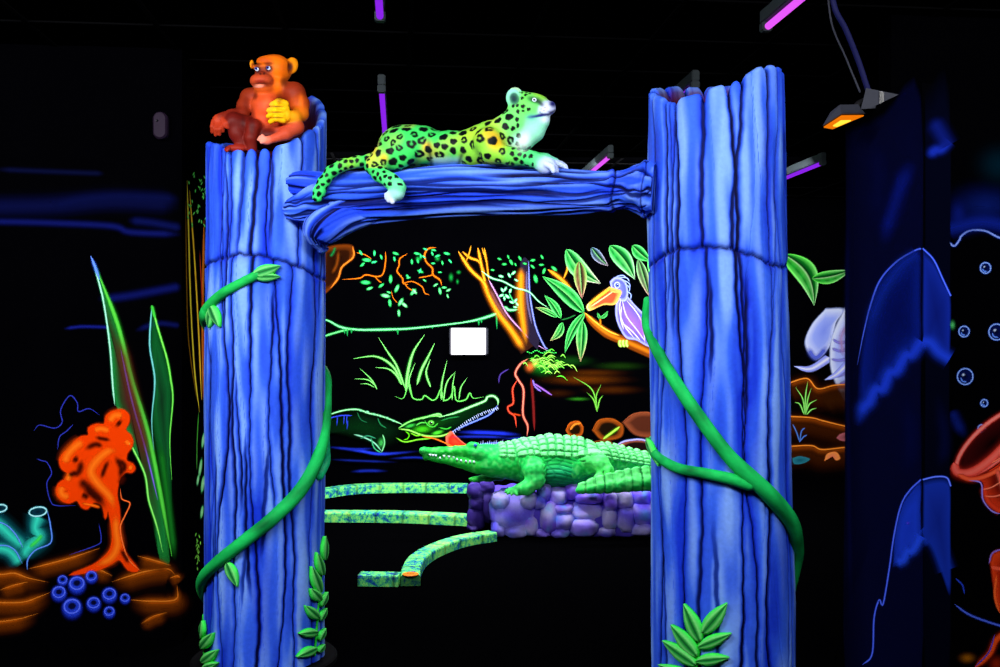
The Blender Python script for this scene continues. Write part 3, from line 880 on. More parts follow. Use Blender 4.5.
    for i in range(4):
        s.cap(MP(230 - 0.5 * i, 147 + 0.7 * i, -0.125 - 0.006 * i), MP(225.5 + 0.5 * i, 149.3 + 0.5 * i, -0.128 - 0.006 * i), 1.9 * ms, 1.6 * ms, (150, 40, 26), 0.004)
    # shin between the legs, then the leg folded to the right with its toes in the middle
    s.chain([MP(262, 128, -0.05), MP(253.5, 126, -0.11), MP(251, 138, -0.115), MP(252, 149, -0.105)], [8 * ms, 6.6 * ms, 6.2 * ms, 5.0 * ms], (110, 24, 16), 0.01)
    s.chain([MP(276, 133, -0.03), MP(288, 128.5, -0.06), MP(296, 127, -0.07)], [10.5 * ms, 9.2 * ms, 7.6 * ms], (178, 60, 30), 0.016)
    s.chain([MP(296, 127, -0.07), MP(286, 134, -0.11), MP(274, 138.5, -0.125)], [7.6 * ms, 5.8 * ms, 4.4 * ms], (196, 74, 46), 0.012)
    blob(s, 268, 140.5, -0.125, 6.6, 4.2, 4.2, (226, 110, 86), MP, ms, 0.008, rot=0.35)
    for i, (x, y) in enumerate(((258.6, 139.6), (260.0, 137.2), (262.4, 135.6), (261.6, 142.4))):
        s.cap(MP(265.5, 139.5 + 0.8 * i - 1, -0.135), MP(x, y, -0.142), 2.0 * ms, 1.7 * ms, (240, 140, 120), 0.0035)
    V, Q, C = s.build(0.0036)
    px, py = proj(V)
    front = ((V - MP(268, 100)) @ FWD) < 0.0
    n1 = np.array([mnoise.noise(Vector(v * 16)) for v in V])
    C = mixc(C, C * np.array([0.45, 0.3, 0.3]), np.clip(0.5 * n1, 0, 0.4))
    # airbrushed brows, nostrils, lip; shade painted into the creases, a highlight on the chest
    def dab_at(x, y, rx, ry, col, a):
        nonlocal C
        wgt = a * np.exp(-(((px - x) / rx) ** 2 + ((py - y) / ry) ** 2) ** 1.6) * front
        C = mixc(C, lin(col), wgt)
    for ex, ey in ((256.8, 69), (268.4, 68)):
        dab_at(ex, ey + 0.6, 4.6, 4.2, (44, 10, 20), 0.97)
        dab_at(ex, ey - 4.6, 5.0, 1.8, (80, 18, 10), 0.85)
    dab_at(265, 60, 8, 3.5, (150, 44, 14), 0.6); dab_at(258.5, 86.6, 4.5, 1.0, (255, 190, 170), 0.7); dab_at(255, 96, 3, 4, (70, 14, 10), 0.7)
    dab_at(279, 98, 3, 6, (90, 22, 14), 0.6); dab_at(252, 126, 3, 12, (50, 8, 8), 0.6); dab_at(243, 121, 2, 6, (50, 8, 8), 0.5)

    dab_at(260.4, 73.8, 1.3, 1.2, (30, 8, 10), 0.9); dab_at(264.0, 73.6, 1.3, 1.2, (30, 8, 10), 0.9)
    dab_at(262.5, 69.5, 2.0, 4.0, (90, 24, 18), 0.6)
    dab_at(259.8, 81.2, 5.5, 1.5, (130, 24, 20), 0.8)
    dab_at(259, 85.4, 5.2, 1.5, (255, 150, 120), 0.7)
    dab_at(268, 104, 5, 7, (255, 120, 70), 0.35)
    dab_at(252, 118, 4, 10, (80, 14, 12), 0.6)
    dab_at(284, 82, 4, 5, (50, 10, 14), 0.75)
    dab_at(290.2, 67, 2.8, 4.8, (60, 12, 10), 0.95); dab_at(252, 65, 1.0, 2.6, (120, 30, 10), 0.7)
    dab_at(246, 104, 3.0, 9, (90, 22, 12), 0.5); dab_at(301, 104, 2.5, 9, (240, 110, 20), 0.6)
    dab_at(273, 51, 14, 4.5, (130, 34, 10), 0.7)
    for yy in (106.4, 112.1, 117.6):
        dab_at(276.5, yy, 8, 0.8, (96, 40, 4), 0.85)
    root = empty('monkey_statue', tuple(MP(268, 152)))
    tag(root, 'orange monkey statue sitting on top of the blue trunk post, yellow hand on its chest', 'statue')
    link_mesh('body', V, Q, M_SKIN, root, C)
    for ex, ey in ((257.0, 69.0), (268.6, 68.0)):
        e = small_ball('eye', MP(ex, ey, -0.073), 2.35 * ms, M_EYEWHITE, root)
        c = MP(ex - 0.35, ey + 0.1, -0.074) - FWD * 1.5 * ms
        i_ = small_ball('iris', c, 1.45 * ms, M_EYEBLUE, e, n=12)
        small_ball('pupil', c - FWD * 0.75 * ms, 0.95 * ms, M_PUPIL, e, n=10)
monkey()

# ------------------------------------------------------------------ leopard
def leopard():
    P = BP
    GR, YG, YE, WH, PAW = (58, 206, 92), (132, 208, 62), (206, 196, 44), (170, 236, 226), (196, 214, 255)
    s = Sculpt(0.02)
    b = lambda x: bscale(x)
    def bl(px, py, off, rx, ry, rd, col, k=None, rot=0.0, sub=False, yaw=0.0):
        c, sn = math.cos(rot), math.sin(rot); m = b(px)
        h = UX * math.cos(yaw) + UN * math.sin(yaw); f = -UX * math.sin(yaw) + UN * math.cos(yaw)
        A = np.array([h * c + UP * sn, -h * sn + UP * c, f])
        s.ell(P(px, py, off), (rx * m, ry * m, rd * m), col, A, k, sub)
    def ch(pts, radii, col, k=None):
        s.chain([P(*p) for p in pts], [r * b(p[0]) for r, p in zip(radii, pts)], col, k)
    # trunk
    bl(403, 147, 0.0, 24, 20.5, 24, GR, 0.03, rot=0.1)
    bl(420, 146, 0.0, 24, 19.5, 22, GR, 0.03)
    bl(448, 148.5, 0.0, 30, 17, 21, GR, 0.03)
    bl(476, 148, 0.0, 22, 19.5, 21, YG, 0.03)
    bl(489, 142, 0.0, 18, 20, 20, YG, 0.03, rot=0.3)
    bl(499, 138, 0.0, 15, 19, 17, YE, 0.028, rot=-0.3)
    # neck and chest
    ch([(500, 138, 0), (514, 126, 0), (524, 112, 0)], [16.5, 15, 12.5], (110, 232, 110), 0.025)
    bl(519, 140, 0.0, 9, 13, 11, WH, 0.02, rot=-0.45)
    # head lifted towards the right
    bl(523, 105.5, 0.0, 14.5, 13.5, 14.5, (110, 230, 90), 0.018)
    bl(533, 108, -0.0, 12, 13.5, 12, (110, 230, 110), 0.016)
    bl(538, 99.5, 0.0, 11, 5.0, 8.5, YG, 0.012, rot=-0.30)
    bl(546, 108.6, 0.0, 9.6, 7.4, 8.4, (206, 218, 255), 0.010, rot=-0.05)
    bl(544, 111.0, -0.022, 7, 5.4, 4.5, (206, 218, 255), 0.008)
    bl(551.5, 104.8, 0.0, 3.9, 3.4, 4.2, (22, 26, 120), 0.008, rot=-0.6)
    bl(541, 119.0, 0.0, 8.5, 6.2, 7.5, (206, 232, 250), 0.010, rot=0.25)
    bl(533, 122.5, 0.0, 12, 10.0, 10, (120, 236, 180), 0.016, rot=0.45)
    ch([(541, 122, 0), (534, 131, 0), (524, 140, 0)], [8, 10, 10.5], (150, 240, 200), 0.016)
    s.cap(P(556, 111.5, 0.0), P(533, 116.2, -0.052), 0.8 * b(545), 0.6 * b(545), (16, 22, 90), 0.004, True)
    s.cap(P(556, 111.5, 0.0), P(533, 116.2, 0.052), 0.8 * b(545), 0.6 * b(545), (16, 22, 90), 0.004, True)
    for sgn in (-1, 1):
        bl(513.0 + (2.5 if sgn > 0 else 0), 97.5 - (1.5 if sgn > 0 else 0), sgn * 0.045, 7.8, 9.0, 3.2, (150, 245, 215), 0.010, rot=0.35, yaw=sgn * 0.25)
        bl(514.3 + (2.5 if sgn > 0 else 0), 98.5, sgn * 0.060, 4.2, 5.2, 2.6, (14, 40, 70), 0.005, rot=0.35, yaw=sgn * 0.25, sub=True)
    # forelegs stretched along the log
    ch([(489, 143, -0.075), (492, 152, -0.085), (512, 156.5, -0.09), (530, 158.5, -0.085), (541, 162.5, -0.08)], [15, 10.5, 8.2, 7.2, 7.4], [YG, YG, GR, (90, 230, 140)], 0.018)
    bl(546, 165.5, -0.078, 10.5, 8.6, 9, PAW, 0.01, rot=-0.25)
    for i, (dx, of) in enumerate(((0, -0.112), (2.0, -0.092), (3.0, -0.072), (2.6, -0.052))):
        ch([(546 + dx, 164, of), (552 + dx, 167, of), (553.5 + dx, 171, of)], [3.2, 3.0, 2.6], PAW, 0.004)
    ch([(500, 146, 0.07), (520, 156, 0.085), (545, 161, 0.075), (554, 164, 0.06)], [12, 8.5, 7, 6.5], [YG, GR, (120, 220, 190)], 0.016)
    bl(559, 165.5, 0.045, 7.5, 5.2, 8, PAW, 0.008, rot=-0.3)
    for i, of in enumerate((0.015, 0.035, 0.055)):
        ch([(560, 164.5, of), (565, 166.5, of), (566.5, 169, of)], [2.8, 2.6, 2.2], PAW, 0.004)
    # haunch, hind leg hanging over the front of the log
    bl(398, 150, -0.085, 21, 18, 11, GR, 0.025, rot=0.5)
    ch([(384, 158, -0.105), (374, 166, -0.125), (380, 174, -0.15), (391, 181, -0.165), (398, 187, -0.165)], [12, 8.2, 7.2, 7.0, 7.2], [GR, GR, (70, 226, 110), (90, 236, 140)], 0.014)
    ch([(398, 187, -0.165), (397, 193, -0.165), (392, 196.5, -0.163)], [7.2, 6.6, 6.2], [(110, 236, 170), (190, 214, 250)], 0.01)
    for i, (x, y) in enumerate(((386.4, 195.0), (387.0, 198.0), (389.0, 200.4), (392.5, 201.8))):
        s.cap(P(391.5, 197, -0.166 - 0.004 * i), P(x, y, -0.168 - 0.004 * i), 2.7 * b(390), 2.4 * b(390), (205, 214, 255), 0.004)
    bl(402, 152, 0.085, 20, 15, 11, GR, 0.025)
    # tail
    ch([(384, 154, -0.02), (372, 160, -0.05), (357, 162.0, -0.085), (343, 165, -0.115), (331, 172, -0.135), (323, 183, -0.15), (319, 192, -0.155), (317.5, 197, -0.155)],
       [7.5, 6.0, 5.4, 5.4, 5.4, 5.3, 5.3, 4.8], [GR, GR, YG, GR, GR, (60, 230, 110), (60, 236, 120)], 0.012)
    V, Q, C = s.build(0.0042)
    px, py = proj(V)
    L = (V - P(470, 150)) @ UX; Z = V[:, 2]
    # base tints
    n1 = np.array([mnoise.noise(Vector(v * 7)) for v in V]); n2 = np.array([mnoise.noise(Vector(v * 9 + 5)) for v in V])
    body = (px < 520) & (py < 168) & (px > 366)
    C = mixc(C, lin((214, 206, 46)), np.clip(0.15 + 1.0 * n1, 0, 0.75) * body)
    C = mixc(C, lin((236, 150, 22)), np.clip(1.3 * n2 - 0.1, 0, 0.7) * body)
    for x, y, r_ in ((496, 143, 7), (427, 146, 5), (372, 146, 6), (384, 158, 4)):
        C = mixc(C, lin((250, 176, 10)), 0.75 * np.exp(-(((px - x) / r_) ** 2 + ((py - y) / r_) ** 2)))
    belly = sstep(154, 163, py) * sstep(426, 436, px) * (1 - sstep(456, 466, px))
    C = mixc(C, lin((170, 226, 240)), 0.85 * belly)
    C = mixc(C, lin((30, 20, 30)), 0.8 * np.exp(-((px - 429.5 - 0.12 * (py - 150)) / 2.2) ** 2) * sstep(134, 150, py) * (py < 168) * body)
    C = mixc(C, lin((30, 26, 40)), 0.75 * np.exp(-((px - 463 + 0.3 * (py - 150)) / 2.4) ** 2) * sstep(146, 156, py) * (py < 168) * body)
    # spots
    r2 = random.Random(4)
    ok = ~((px > 541) | ((px < 521) & (py < 103) & (px > 500)) | ((px > 526) & (py < 108) & (py > 95)) | ((px > 531) & (py < 126)) | ((px > 519) & (py > 112) & (py < 146) & (px - 519 > (py - 128) * 0.3)) | (belly > 0.35) | ((py > 186) & (px > 376)) | ((px > 534) & (py > 150)))
    idx = np.flatnonzero(ok)
    pts, rad_ = [], []
    order = idx.copy(); r2.shuffle(order := list(order))
    taken = np.zeros((0, 3)); tr = np.zeros(0)
    for i in order[:60000]:
        v = V[i]; x, y = px[i], py[i]
        small = (x < 372) or (x > 512) or (y > 166)
        r_ = (0.0112 if small else 0.0185) * (0.82 + 0.36 * r2.random())
        if x > 512 and y < 130: r_ *= 0.8
        if len(taken):
            if (np.linalg.norm(taken - v, axis=1) < (tr + r_) * 1.2).any(): continue
        taken = np.vstack([taken, v]); tr = np.append(tr, r_)
    dark = np.zeros(len(V)); mid = np.zeros(len(V))
    for c, r_ in zip(taken, tr):
        dv = V - c; d = np.linalg.norm(dv, axis=1)
        m_ = np.flatnonzero(d < 2.2 * r_)
        ang = np.arctan2(dv[m_, 2], dv[m_] @ UX)
        sd = r2.uniform(0, 6)
        e = d[m_] / r_ * (1 + 0.10 * np.sin(2 * ang + sd) + 0.07 * np.sin(3 * ang + 2 * sd) + 0.05 * np.sin(5 * ang + sd))
        k_ = 1 - sstep(0.85, 1.12, e)
        if r_ > 0.0135 and r2.random() < 0.55:
            k_ = k_ * (1 - 0.75 * (1 - sstep(0.15, 0.42, e)))
            k_ = k_ * (1 - 0.7 * np.exp(-((ang - sd + 3) / 0.25) ** 2))
        dark[m_] = np.maximum(dark[m_], k_)
    C = mixc(C, lin((5, 10, 14)), dark * ok)
    near = ((V - P(540, 110)) @ UN) < 0.02
    def dab_at(x, y, rx, ry, col, a, rot=0.0):
        nonlocal C
        dx, dy = px - x, py - y
        ux = dx * math.cos(rot) + dy * math.sin(rot); uy = -dx * math.sin(rot) + dy * math.cos(rot)
        C = mixc(C, lin(col), a * np.exp(-((ux / rx) ** 2 + (uy / ry) ** 2) ** 1.5))
    dab_at(535, 100, 8.5, 3.6, (12, 30, 40), 0.95, 0.25)
    dab_at(541, 104, 4.5, 2.2, (12, 20, 40), 0.8, 0.8)
    dab_at(552.5, 104.2, 3.8, 3.8, (10, 14, 96), 1.0)
    dab_at(541, 115.2, 11, 1.5, (20, 26, 120), 0.9, -0.15)
    dab_at(550, 112, 5, 1.1, (20, 24, 110), 0.9, 0.4)
    dab_at(531, 117, 5, 3, (24, 60, 150), 0.6)
    dab_at(538, 92.5, 8, 2.5, (170, 240, 40), 0.6, 0.3)
    dab_at(514.0, 98.8, 4.2, 5.0, (6, 40, 56), 0.98, -0.3); dab_at(524, 142, 6, 9, (226, 255, 244), 0.9, 0.4); dab_at(546, 109, 6, 3.4, (214, 222, 255), 0.9, -0.1); dab_at(546, 119.5, 5, 3.2, (222, 240, 255), 0.9, -0.4); dab_at(541, 115.6, 11, 1.2, (16, 22, 110), 0.9, -0.15)
    for x, y in ((541, 109), (544, 110.5), (540, 112), (545, 107.6)):
        dab_at(x, y, 0.7, 0.7, (40, 50, 120), 0.8)
    root = empty('leopard_statue', tuple(P(450, 168)))
    tag(root, 'spotted green and yellow leopard statue lying on the crossing log, head raised', 'statue')
    link_mesh('body', V, Q, M_SKIN, root, C)
    m = b(534)
    for sgn in (-1, 1):
        dd = UN * sgn
        i0 = np.argmin((px - 534) ** 2 + (py - 100) ** 2 + 1e3 * (((V - P(534, 100)) @ UN) * sgn < 0))
        c = P(534, 100.0, ((V[i0] - P(534, 100)) @ UN))
        e = small_ball('eye', c - dd * 1.0 * m, 2.4 * m, M_EYEWHITE, root)
        small_ball('pupil', c + dd * 0.9 * m + UX * 0.4 * m, 1.0 * m, M_PUPIL, e, n=10)
leopard()

# ------------------------------------------------------------------ crocodile
CD = 7.95
def CP(px, py, off=0.0): return at_depth(px, py, CD + off)
cs_ = CD / 1000.0
def crocodile():
    G1, G2, G3, TEAL = (26, 200, 82), (24, 188, 56), (16, 130, 56), (14, 150, 96)
    s = Sculpt(0.03)
    def bl(px, py, off, rx, ry, rd, col, k=None, rot=0.0, sub=False, yaw=0.0):
        blob(s, px, py, off, rx, ry, rd, col, CP, cs_, k, rot, sub, yaw)
    def ch(pts, radii, col, k=None):
        s.chain([CP(*p) for p in pts], [r * cs_ for r in radii], col, k)
    # head pointing left
    ch([(424.5, 451.8, -0.18), (440, 451.6, -0.16), (456, 451.6, -0.13), (470, 451.5, -0.10)], [4.0, 4.3, 5.2, 6.8], G2, 0.02)
    bl(423.5, 450.4, -0.185, 4.6, 3.4, 4.6, G1, 0.015)
    bl(478, 452, -0.08, 13, 7.2, 12, G1, 0.025, rot=-0.05)
    bl(473, 446, -0.11, 6.2, 4.0, 4.5, G1, 0.014, rot=-0.15)
    bl(474, 446, -0.02, 6.2, 4.0, 4.5, G1, 0.014)
    ch([(425, 457.0, -0.175), (440, 458.6, -0.16), (458, 461.2, -0.13), (478, 466.0, -0.10)], [3.0, 4.0, 5.8, 8.0], G2, 0.012)
    bl(492, 465.5, -0.08, 14, 11.5, 12, G1, 0.02, rot=-0.1)
    s.chain([CP(421, 455.0, -0.235), CP(440, 456.2, -0.215), CP(458, 458.4, -0.195), CP(480, 460.0, -0.18)], [0.55 * cs_] * 4, (8, 40, 26), 0.003)
    for i in range(len(s.pr) - 3, len(s.pr)): s.pr[i] = s.pr[i][:7] + (True,)
    # neck and body
    ch([(490, 458, -0.06), (508, 461, -0.02), (526, 461, 0.02)], [13.5, 16.5, 20], G1, 0.05)
    ch([(526, 461, 0.02), (550, 461, 0.05), (574, 462.5, 0.06), (596, 463, 0.06)], [21, 24.5, 24, 18], G1, 0.05)
    bl(556, 471, 0.02, 34, 15, 26, TEAL, 0.04)
    # tail goes back, bends round out of sight and returns in front
    tp = [(596, 462, 0.06), (620, 465, 0.16), (650, 469, 0.24), (680, 474, 0.22), (697, 480, 0.05), (692, 482, -0.16), (668, 481.5, -0.27), (640, 482.5, -0.31), (612, 485.5, -0.33), (590, 488.5, -0.34), (578, 490.5, -0.34)]
    tc_ = catmull([CP(*p) for p in tp], 150)
    tr_ = catmull(np.array([17.5, 15, 12.5, 11, 9.5, 9, 8.6, 8.0, 6.6, 4.4, 2.4])[:, None], 150)[:, 0] * cs_
    for i in range(0, 149):
        s.cap(tc_[i], tc_[i + 1], tr_[i], tr_[i + 1], G1, 0.012)
    # crest plates along the tail, tall and close together
    step = 9.0 * cs_
    ts_ = np.concatenate([[0], np.cumsum(np.linalg.norm(np.diff(tc_, axis=0), axis=1))])
    for i in range(4, 148):
        hgt = tr_[i] * (1.15 if i < 60 else 1.75) * (0.80 + 0.20 * abs(math.sin(PI * ts_[i] / step)) ** 0.5)
        s.cap(tc_[i], tc_[i] + UP * hgt, tr_[i] * .9, 0.016, (64, 232, 104), 0.006)
    # forelegs
    ch([(528, 458, -0.13), (534, 470, -0.19), (536, 480, -0.22), (527, 487.5, -0.235), (518, 490, -0.24)], [12, 11.5, 8.6, 7.0, 5.6], [G1, (60, 226, 110), (50, 216, 96), (50, 216, 96)], 0.02)
    bl(515, 490.5, -0.24, 7, 3.4, 6, G1, 0.01)
    for i, (x, y, o) in enumerate(((505.5, 492.0, -0.245), (507.5, 493.6, -0.275), (511.5, 494.6, -0.295), (517, 495, -0.305), (506, 490.4, -0.215))):
        s.chain([CP(514, 490.5, -0.25), CP((x + 514) / 2, (y + 489) / 2, (o - 0.25) / 2), CP(x, y, o)], [2.6 * cs_, 2.3 * cs_, 1.5 * cs_], (70, 236, 106), 0.006)
    ch([(512, 466, 0.12), (500, 474, 0.10), (490, 477, 0.06), (480, 478.5, 0.03)], [10, 6.4, 4.4, 3.4], G3, 0.02)
    for x, y, o in ((469.5, 478.8, 0.02), (471, 480, -0.01), (474, 481, -0.03)):
        s.cap(CP(480, 478.5, 0.03), CP(x, y, o), 2.6 * cs_, 1.5 * cs_, G2, 0.006)
    # hind leg
    bl(590, 462, -0.13, 12, 13, 9, G1, 0.03, rot=-0.5)
    ch([(590, 458, -0.15), (600, 463, -0.21), (606, 471, -0.235), (600, 480, -0.24), (590, 487, -0.24)], [10, 8.8, 7.4, 6.2, 4.6], (84, 240, 116), 0.02)
    ch([(592, 462, 0.2), (604, 474, 0.26), (596, 486, 0.24)], [10, 8, 5], G3, 0.02)
    V, Q, C = s.build(0.0072)
    # vertex normals
    N_ = np.zeros_like(V)
    fn = np.cross(V[Q[:, 2]] - V[Q[:, 0]], V[Q[:, 3]] - V[Q[:, 1]])
    for k in range(4): np.add.at(N_, Q[:, k], fn)
    N_ /= np.linalg.norm(N_, axis=1)[:, None] + 1e-12
    px, py = proj(V)
    sp = catmull([CP(486, 458, -0.06), CP(508, 461, -0.02), CP(526, 461, 0.02), CP(550, 461, 0.05), CP(574, 462.5, 0.06), CP(596, 462, 0.06), CP(620, 465, 0.16), CP(650, 469, 0.24), CP(680, 474, 0.22)], 160)
    sl = np.concatenate([[0], np.cumsum(np.linalg.norm(np.diff(sp, axis=0), axis=1))])
    body = np.zeros(len(V), bool); al = np.zeros(len(V)); ar = np.zeros(len(V))
    m_ = np.flatnonzero((px > 498) & (V @ np.array([0, 0, 1.0]) > 0.3))
    D = np.linalg.norm(V[m_][:, None, :] - sp[None], axis=2)
    j = D.argmin(1)
    al[m_] = sl[j]
    rel = V[m_] - sp[j]
    ar[m_] = np.arctan2(-(rel @ FWD), rel[:, 2])
    limb = ((px > 518) & (px < 545) & (py > 458) & (np.abs(px - 532) < 12)) | ((px > 586) & (px < 612) & (py > 455) & ((V - CP(596, 470, -0.1)) @ FWD < -0.02))
    tailfront = ((V - CP(630, 480, -0.13)) @ FWD < 0) & (px > 572) & (py > 462)
    back = np.zeros(len(V)); back[m_] = (np.abs(ar[m_]) < 1.25)
    back = back * ~limb * ~tailfront
    u = al / 0.068; v = ar / 0.30
    su = np.abs((u % 1) - 0.5) * 2; sv = np.abs(((v + 0.5) % 1) - 0.5) * 2
    tile = (1 - sstep(0.62, 0.95, su)) * (1 - sstep(0.62, 0.95, sv))
    tile = tile * back * sstep(0.02, 0.12, al)
    V = V + N_ * (0.018 * tile * (0.6 + 0.4 * (1 - su)))[:, None]
    C = mixc(C, lin((4, 100, 52)), 0.75 * (1 - tile) * back * sstep(0.02, 0.12, al))
    C = mixc(C, lin((150, 255, 170)), 0.55 * tile)
    # grooves between the crest plates of the near tail
    tm = np.flatnonzero(tailfront)
    tm = tm[np.linalg.norm(V[tm][:, None, :] - tc_[None, 60:], axis=2).min(1) < 0.12]
    if len(tm):
        jj = np.linalg.norm(V[tm][:, None, :2] - tc_[None, :, :2], axis=2).argmin(1)
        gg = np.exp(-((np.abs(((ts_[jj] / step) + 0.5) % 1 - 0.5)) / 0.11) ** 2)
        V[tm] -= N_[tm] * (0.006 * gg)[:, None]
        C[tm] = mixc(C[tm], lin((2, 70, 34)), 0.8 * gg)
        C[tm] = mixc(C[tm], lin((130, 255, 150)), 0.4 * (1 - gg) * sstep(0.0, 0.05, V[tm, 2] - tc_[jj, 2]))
    # flank wrinkles
    fl = np.zeros(len(V)); fl[m_] = (np.abs(ar[m_]) >= 1.25); fl = fl * ~limb * ~tailfront * (px > 535) * (px < 592)
    wl = np.maximum(np.exp(-(((ar * 7 + 0.5 * np.sin(al * 14)) % 1 - 0.5) / 0.13) ** 2), 0.7 * np.exp(-(((al * 9 + 0.3 * np.sin(ar * 9)) % 1 - 0.5) / 0.10) ** 2))
    V = V - N_ * (0.007 * wl * fl)[:, None]
    C = mixc(C, lin((4, 84, 66)), 0.6 * wl * fl)
    # skin scales elsewhere
    nn = np.array([mnoise.noise(Vector(v_ * 34)) for v_ in V])
    oth = (1 - back) * (1 - fl)
    V = V + N_ * (0.004 * nn * oth)[:, None]
    C = mixc(C, lin((8, 110, 40)), np.clip(0.55 * nn, 0, 0.45) * oth)
    C = mixc(C, lin((130, 255, 140)), np.clip(-0.6 * nn, 0, 0.4) * oth)
    C = mixc(C, C * 0.35, np.clip(np.exp(-(((al * 16) % 1 - .5) / .14) ** 2), 0, 1) * limb * 0.25)
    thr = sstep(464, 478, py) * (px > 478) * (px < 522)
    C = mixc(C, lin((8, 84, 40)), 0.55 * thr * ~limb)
    C = mixc(C, lin((6, 40, 30)), 0.9 * np.exp(-(((px - 475) / 4.5) ** 2 + ((py - 445.6) / 1.6) ** 2)) * ((V - CP(474, 446, -0.09)) @ FWD < 0))
    root = empty('crocodile_statue', tuple(CP(550, 490)))
    tag(root, 'bright green crocodile statue lying on the purple rock ledge', 'statue')
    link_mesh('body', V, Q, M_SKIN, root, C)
    small_ball('eye', CP(475.5, 445.4, -0.155), 1.7 * cs_, M_EYEBLUE, root, n=12)
    teeth = [(430, 455.0, 1), (433, 455.2, 1), (436, 455.6, 1), (444, 456, 1), (449, 456.6, 1), (453.5, 457.3, 1), (461, 460.5, -1), (466, 461.2, -1), (470, 461.6, -1), (474, 461.8, -1), (440, 458.0, -1), (457, 459.4, -1)]
    bx, by = proj(V)
    proto = None
    for (x, y, d) in teeth:
        near = np.flatnonzero((np.abs(bx - x) < 1.2) & (np.abs(by - (y - 1.6 * d)) < 1.6))
        dep = ((V[near] - CAM) @ FWD).min() if len(near) else CD - 0.2
        ang = np.linspace(0, 2 * PI, 8, endpoint=False); rr = 0.0105
        base = at_depth(x, y - 0.9 * d, dep + 0.004); tip = at_depth(x, y + 1.5 * d, dep - 0.004)
        rows = [base + rr * q * (np.cos(ang)[:, None] * RIGHT + np.sin(ang)[:, None] * FWD) + (tip - base) * t for q, t in ((1, 0), (0.85, 0.4), (0.5, 0.75), (0.08, 1))]
        link_mesh('tooth', np.vstack(rows), [tuple(f) for f in grid_faces(4, 8, True)] + [tuple(range(24, 32)), tuple(range(7, -1, -1))], M_TOOTH, root)
crocodile()
# ================================================================== rock ledge and lane curbs
def rock_mesh(c, r, seed, flat=1.0):
    V, F = [], []
    n, m = 15, 22
    for i in range(n):
        th = PI * i / (n - 1)
        for j in range(m):
            a = 2 * PI * j / m
            d = np.array([math.sin(th) * math.cos(a), math.sin(th) * math.sin(a), math.cos(th)])
            p = np.sign(d) * np.abs(d) ** 0.82
            f = 1 + 0.16 * mnoise.noise(Vector(d * 1.5 + seed)) + 0.07 * mnoise.noise(Vector(d * 4 + seed))
            q = p * f
            V.append(c + RIGHT * q[0] * r[0] + FWD * q[1] * r[1] + UP * q[2] * r[2])
    return np.array(V), [tuple(f) for f in grid_faces(n, m, True)]

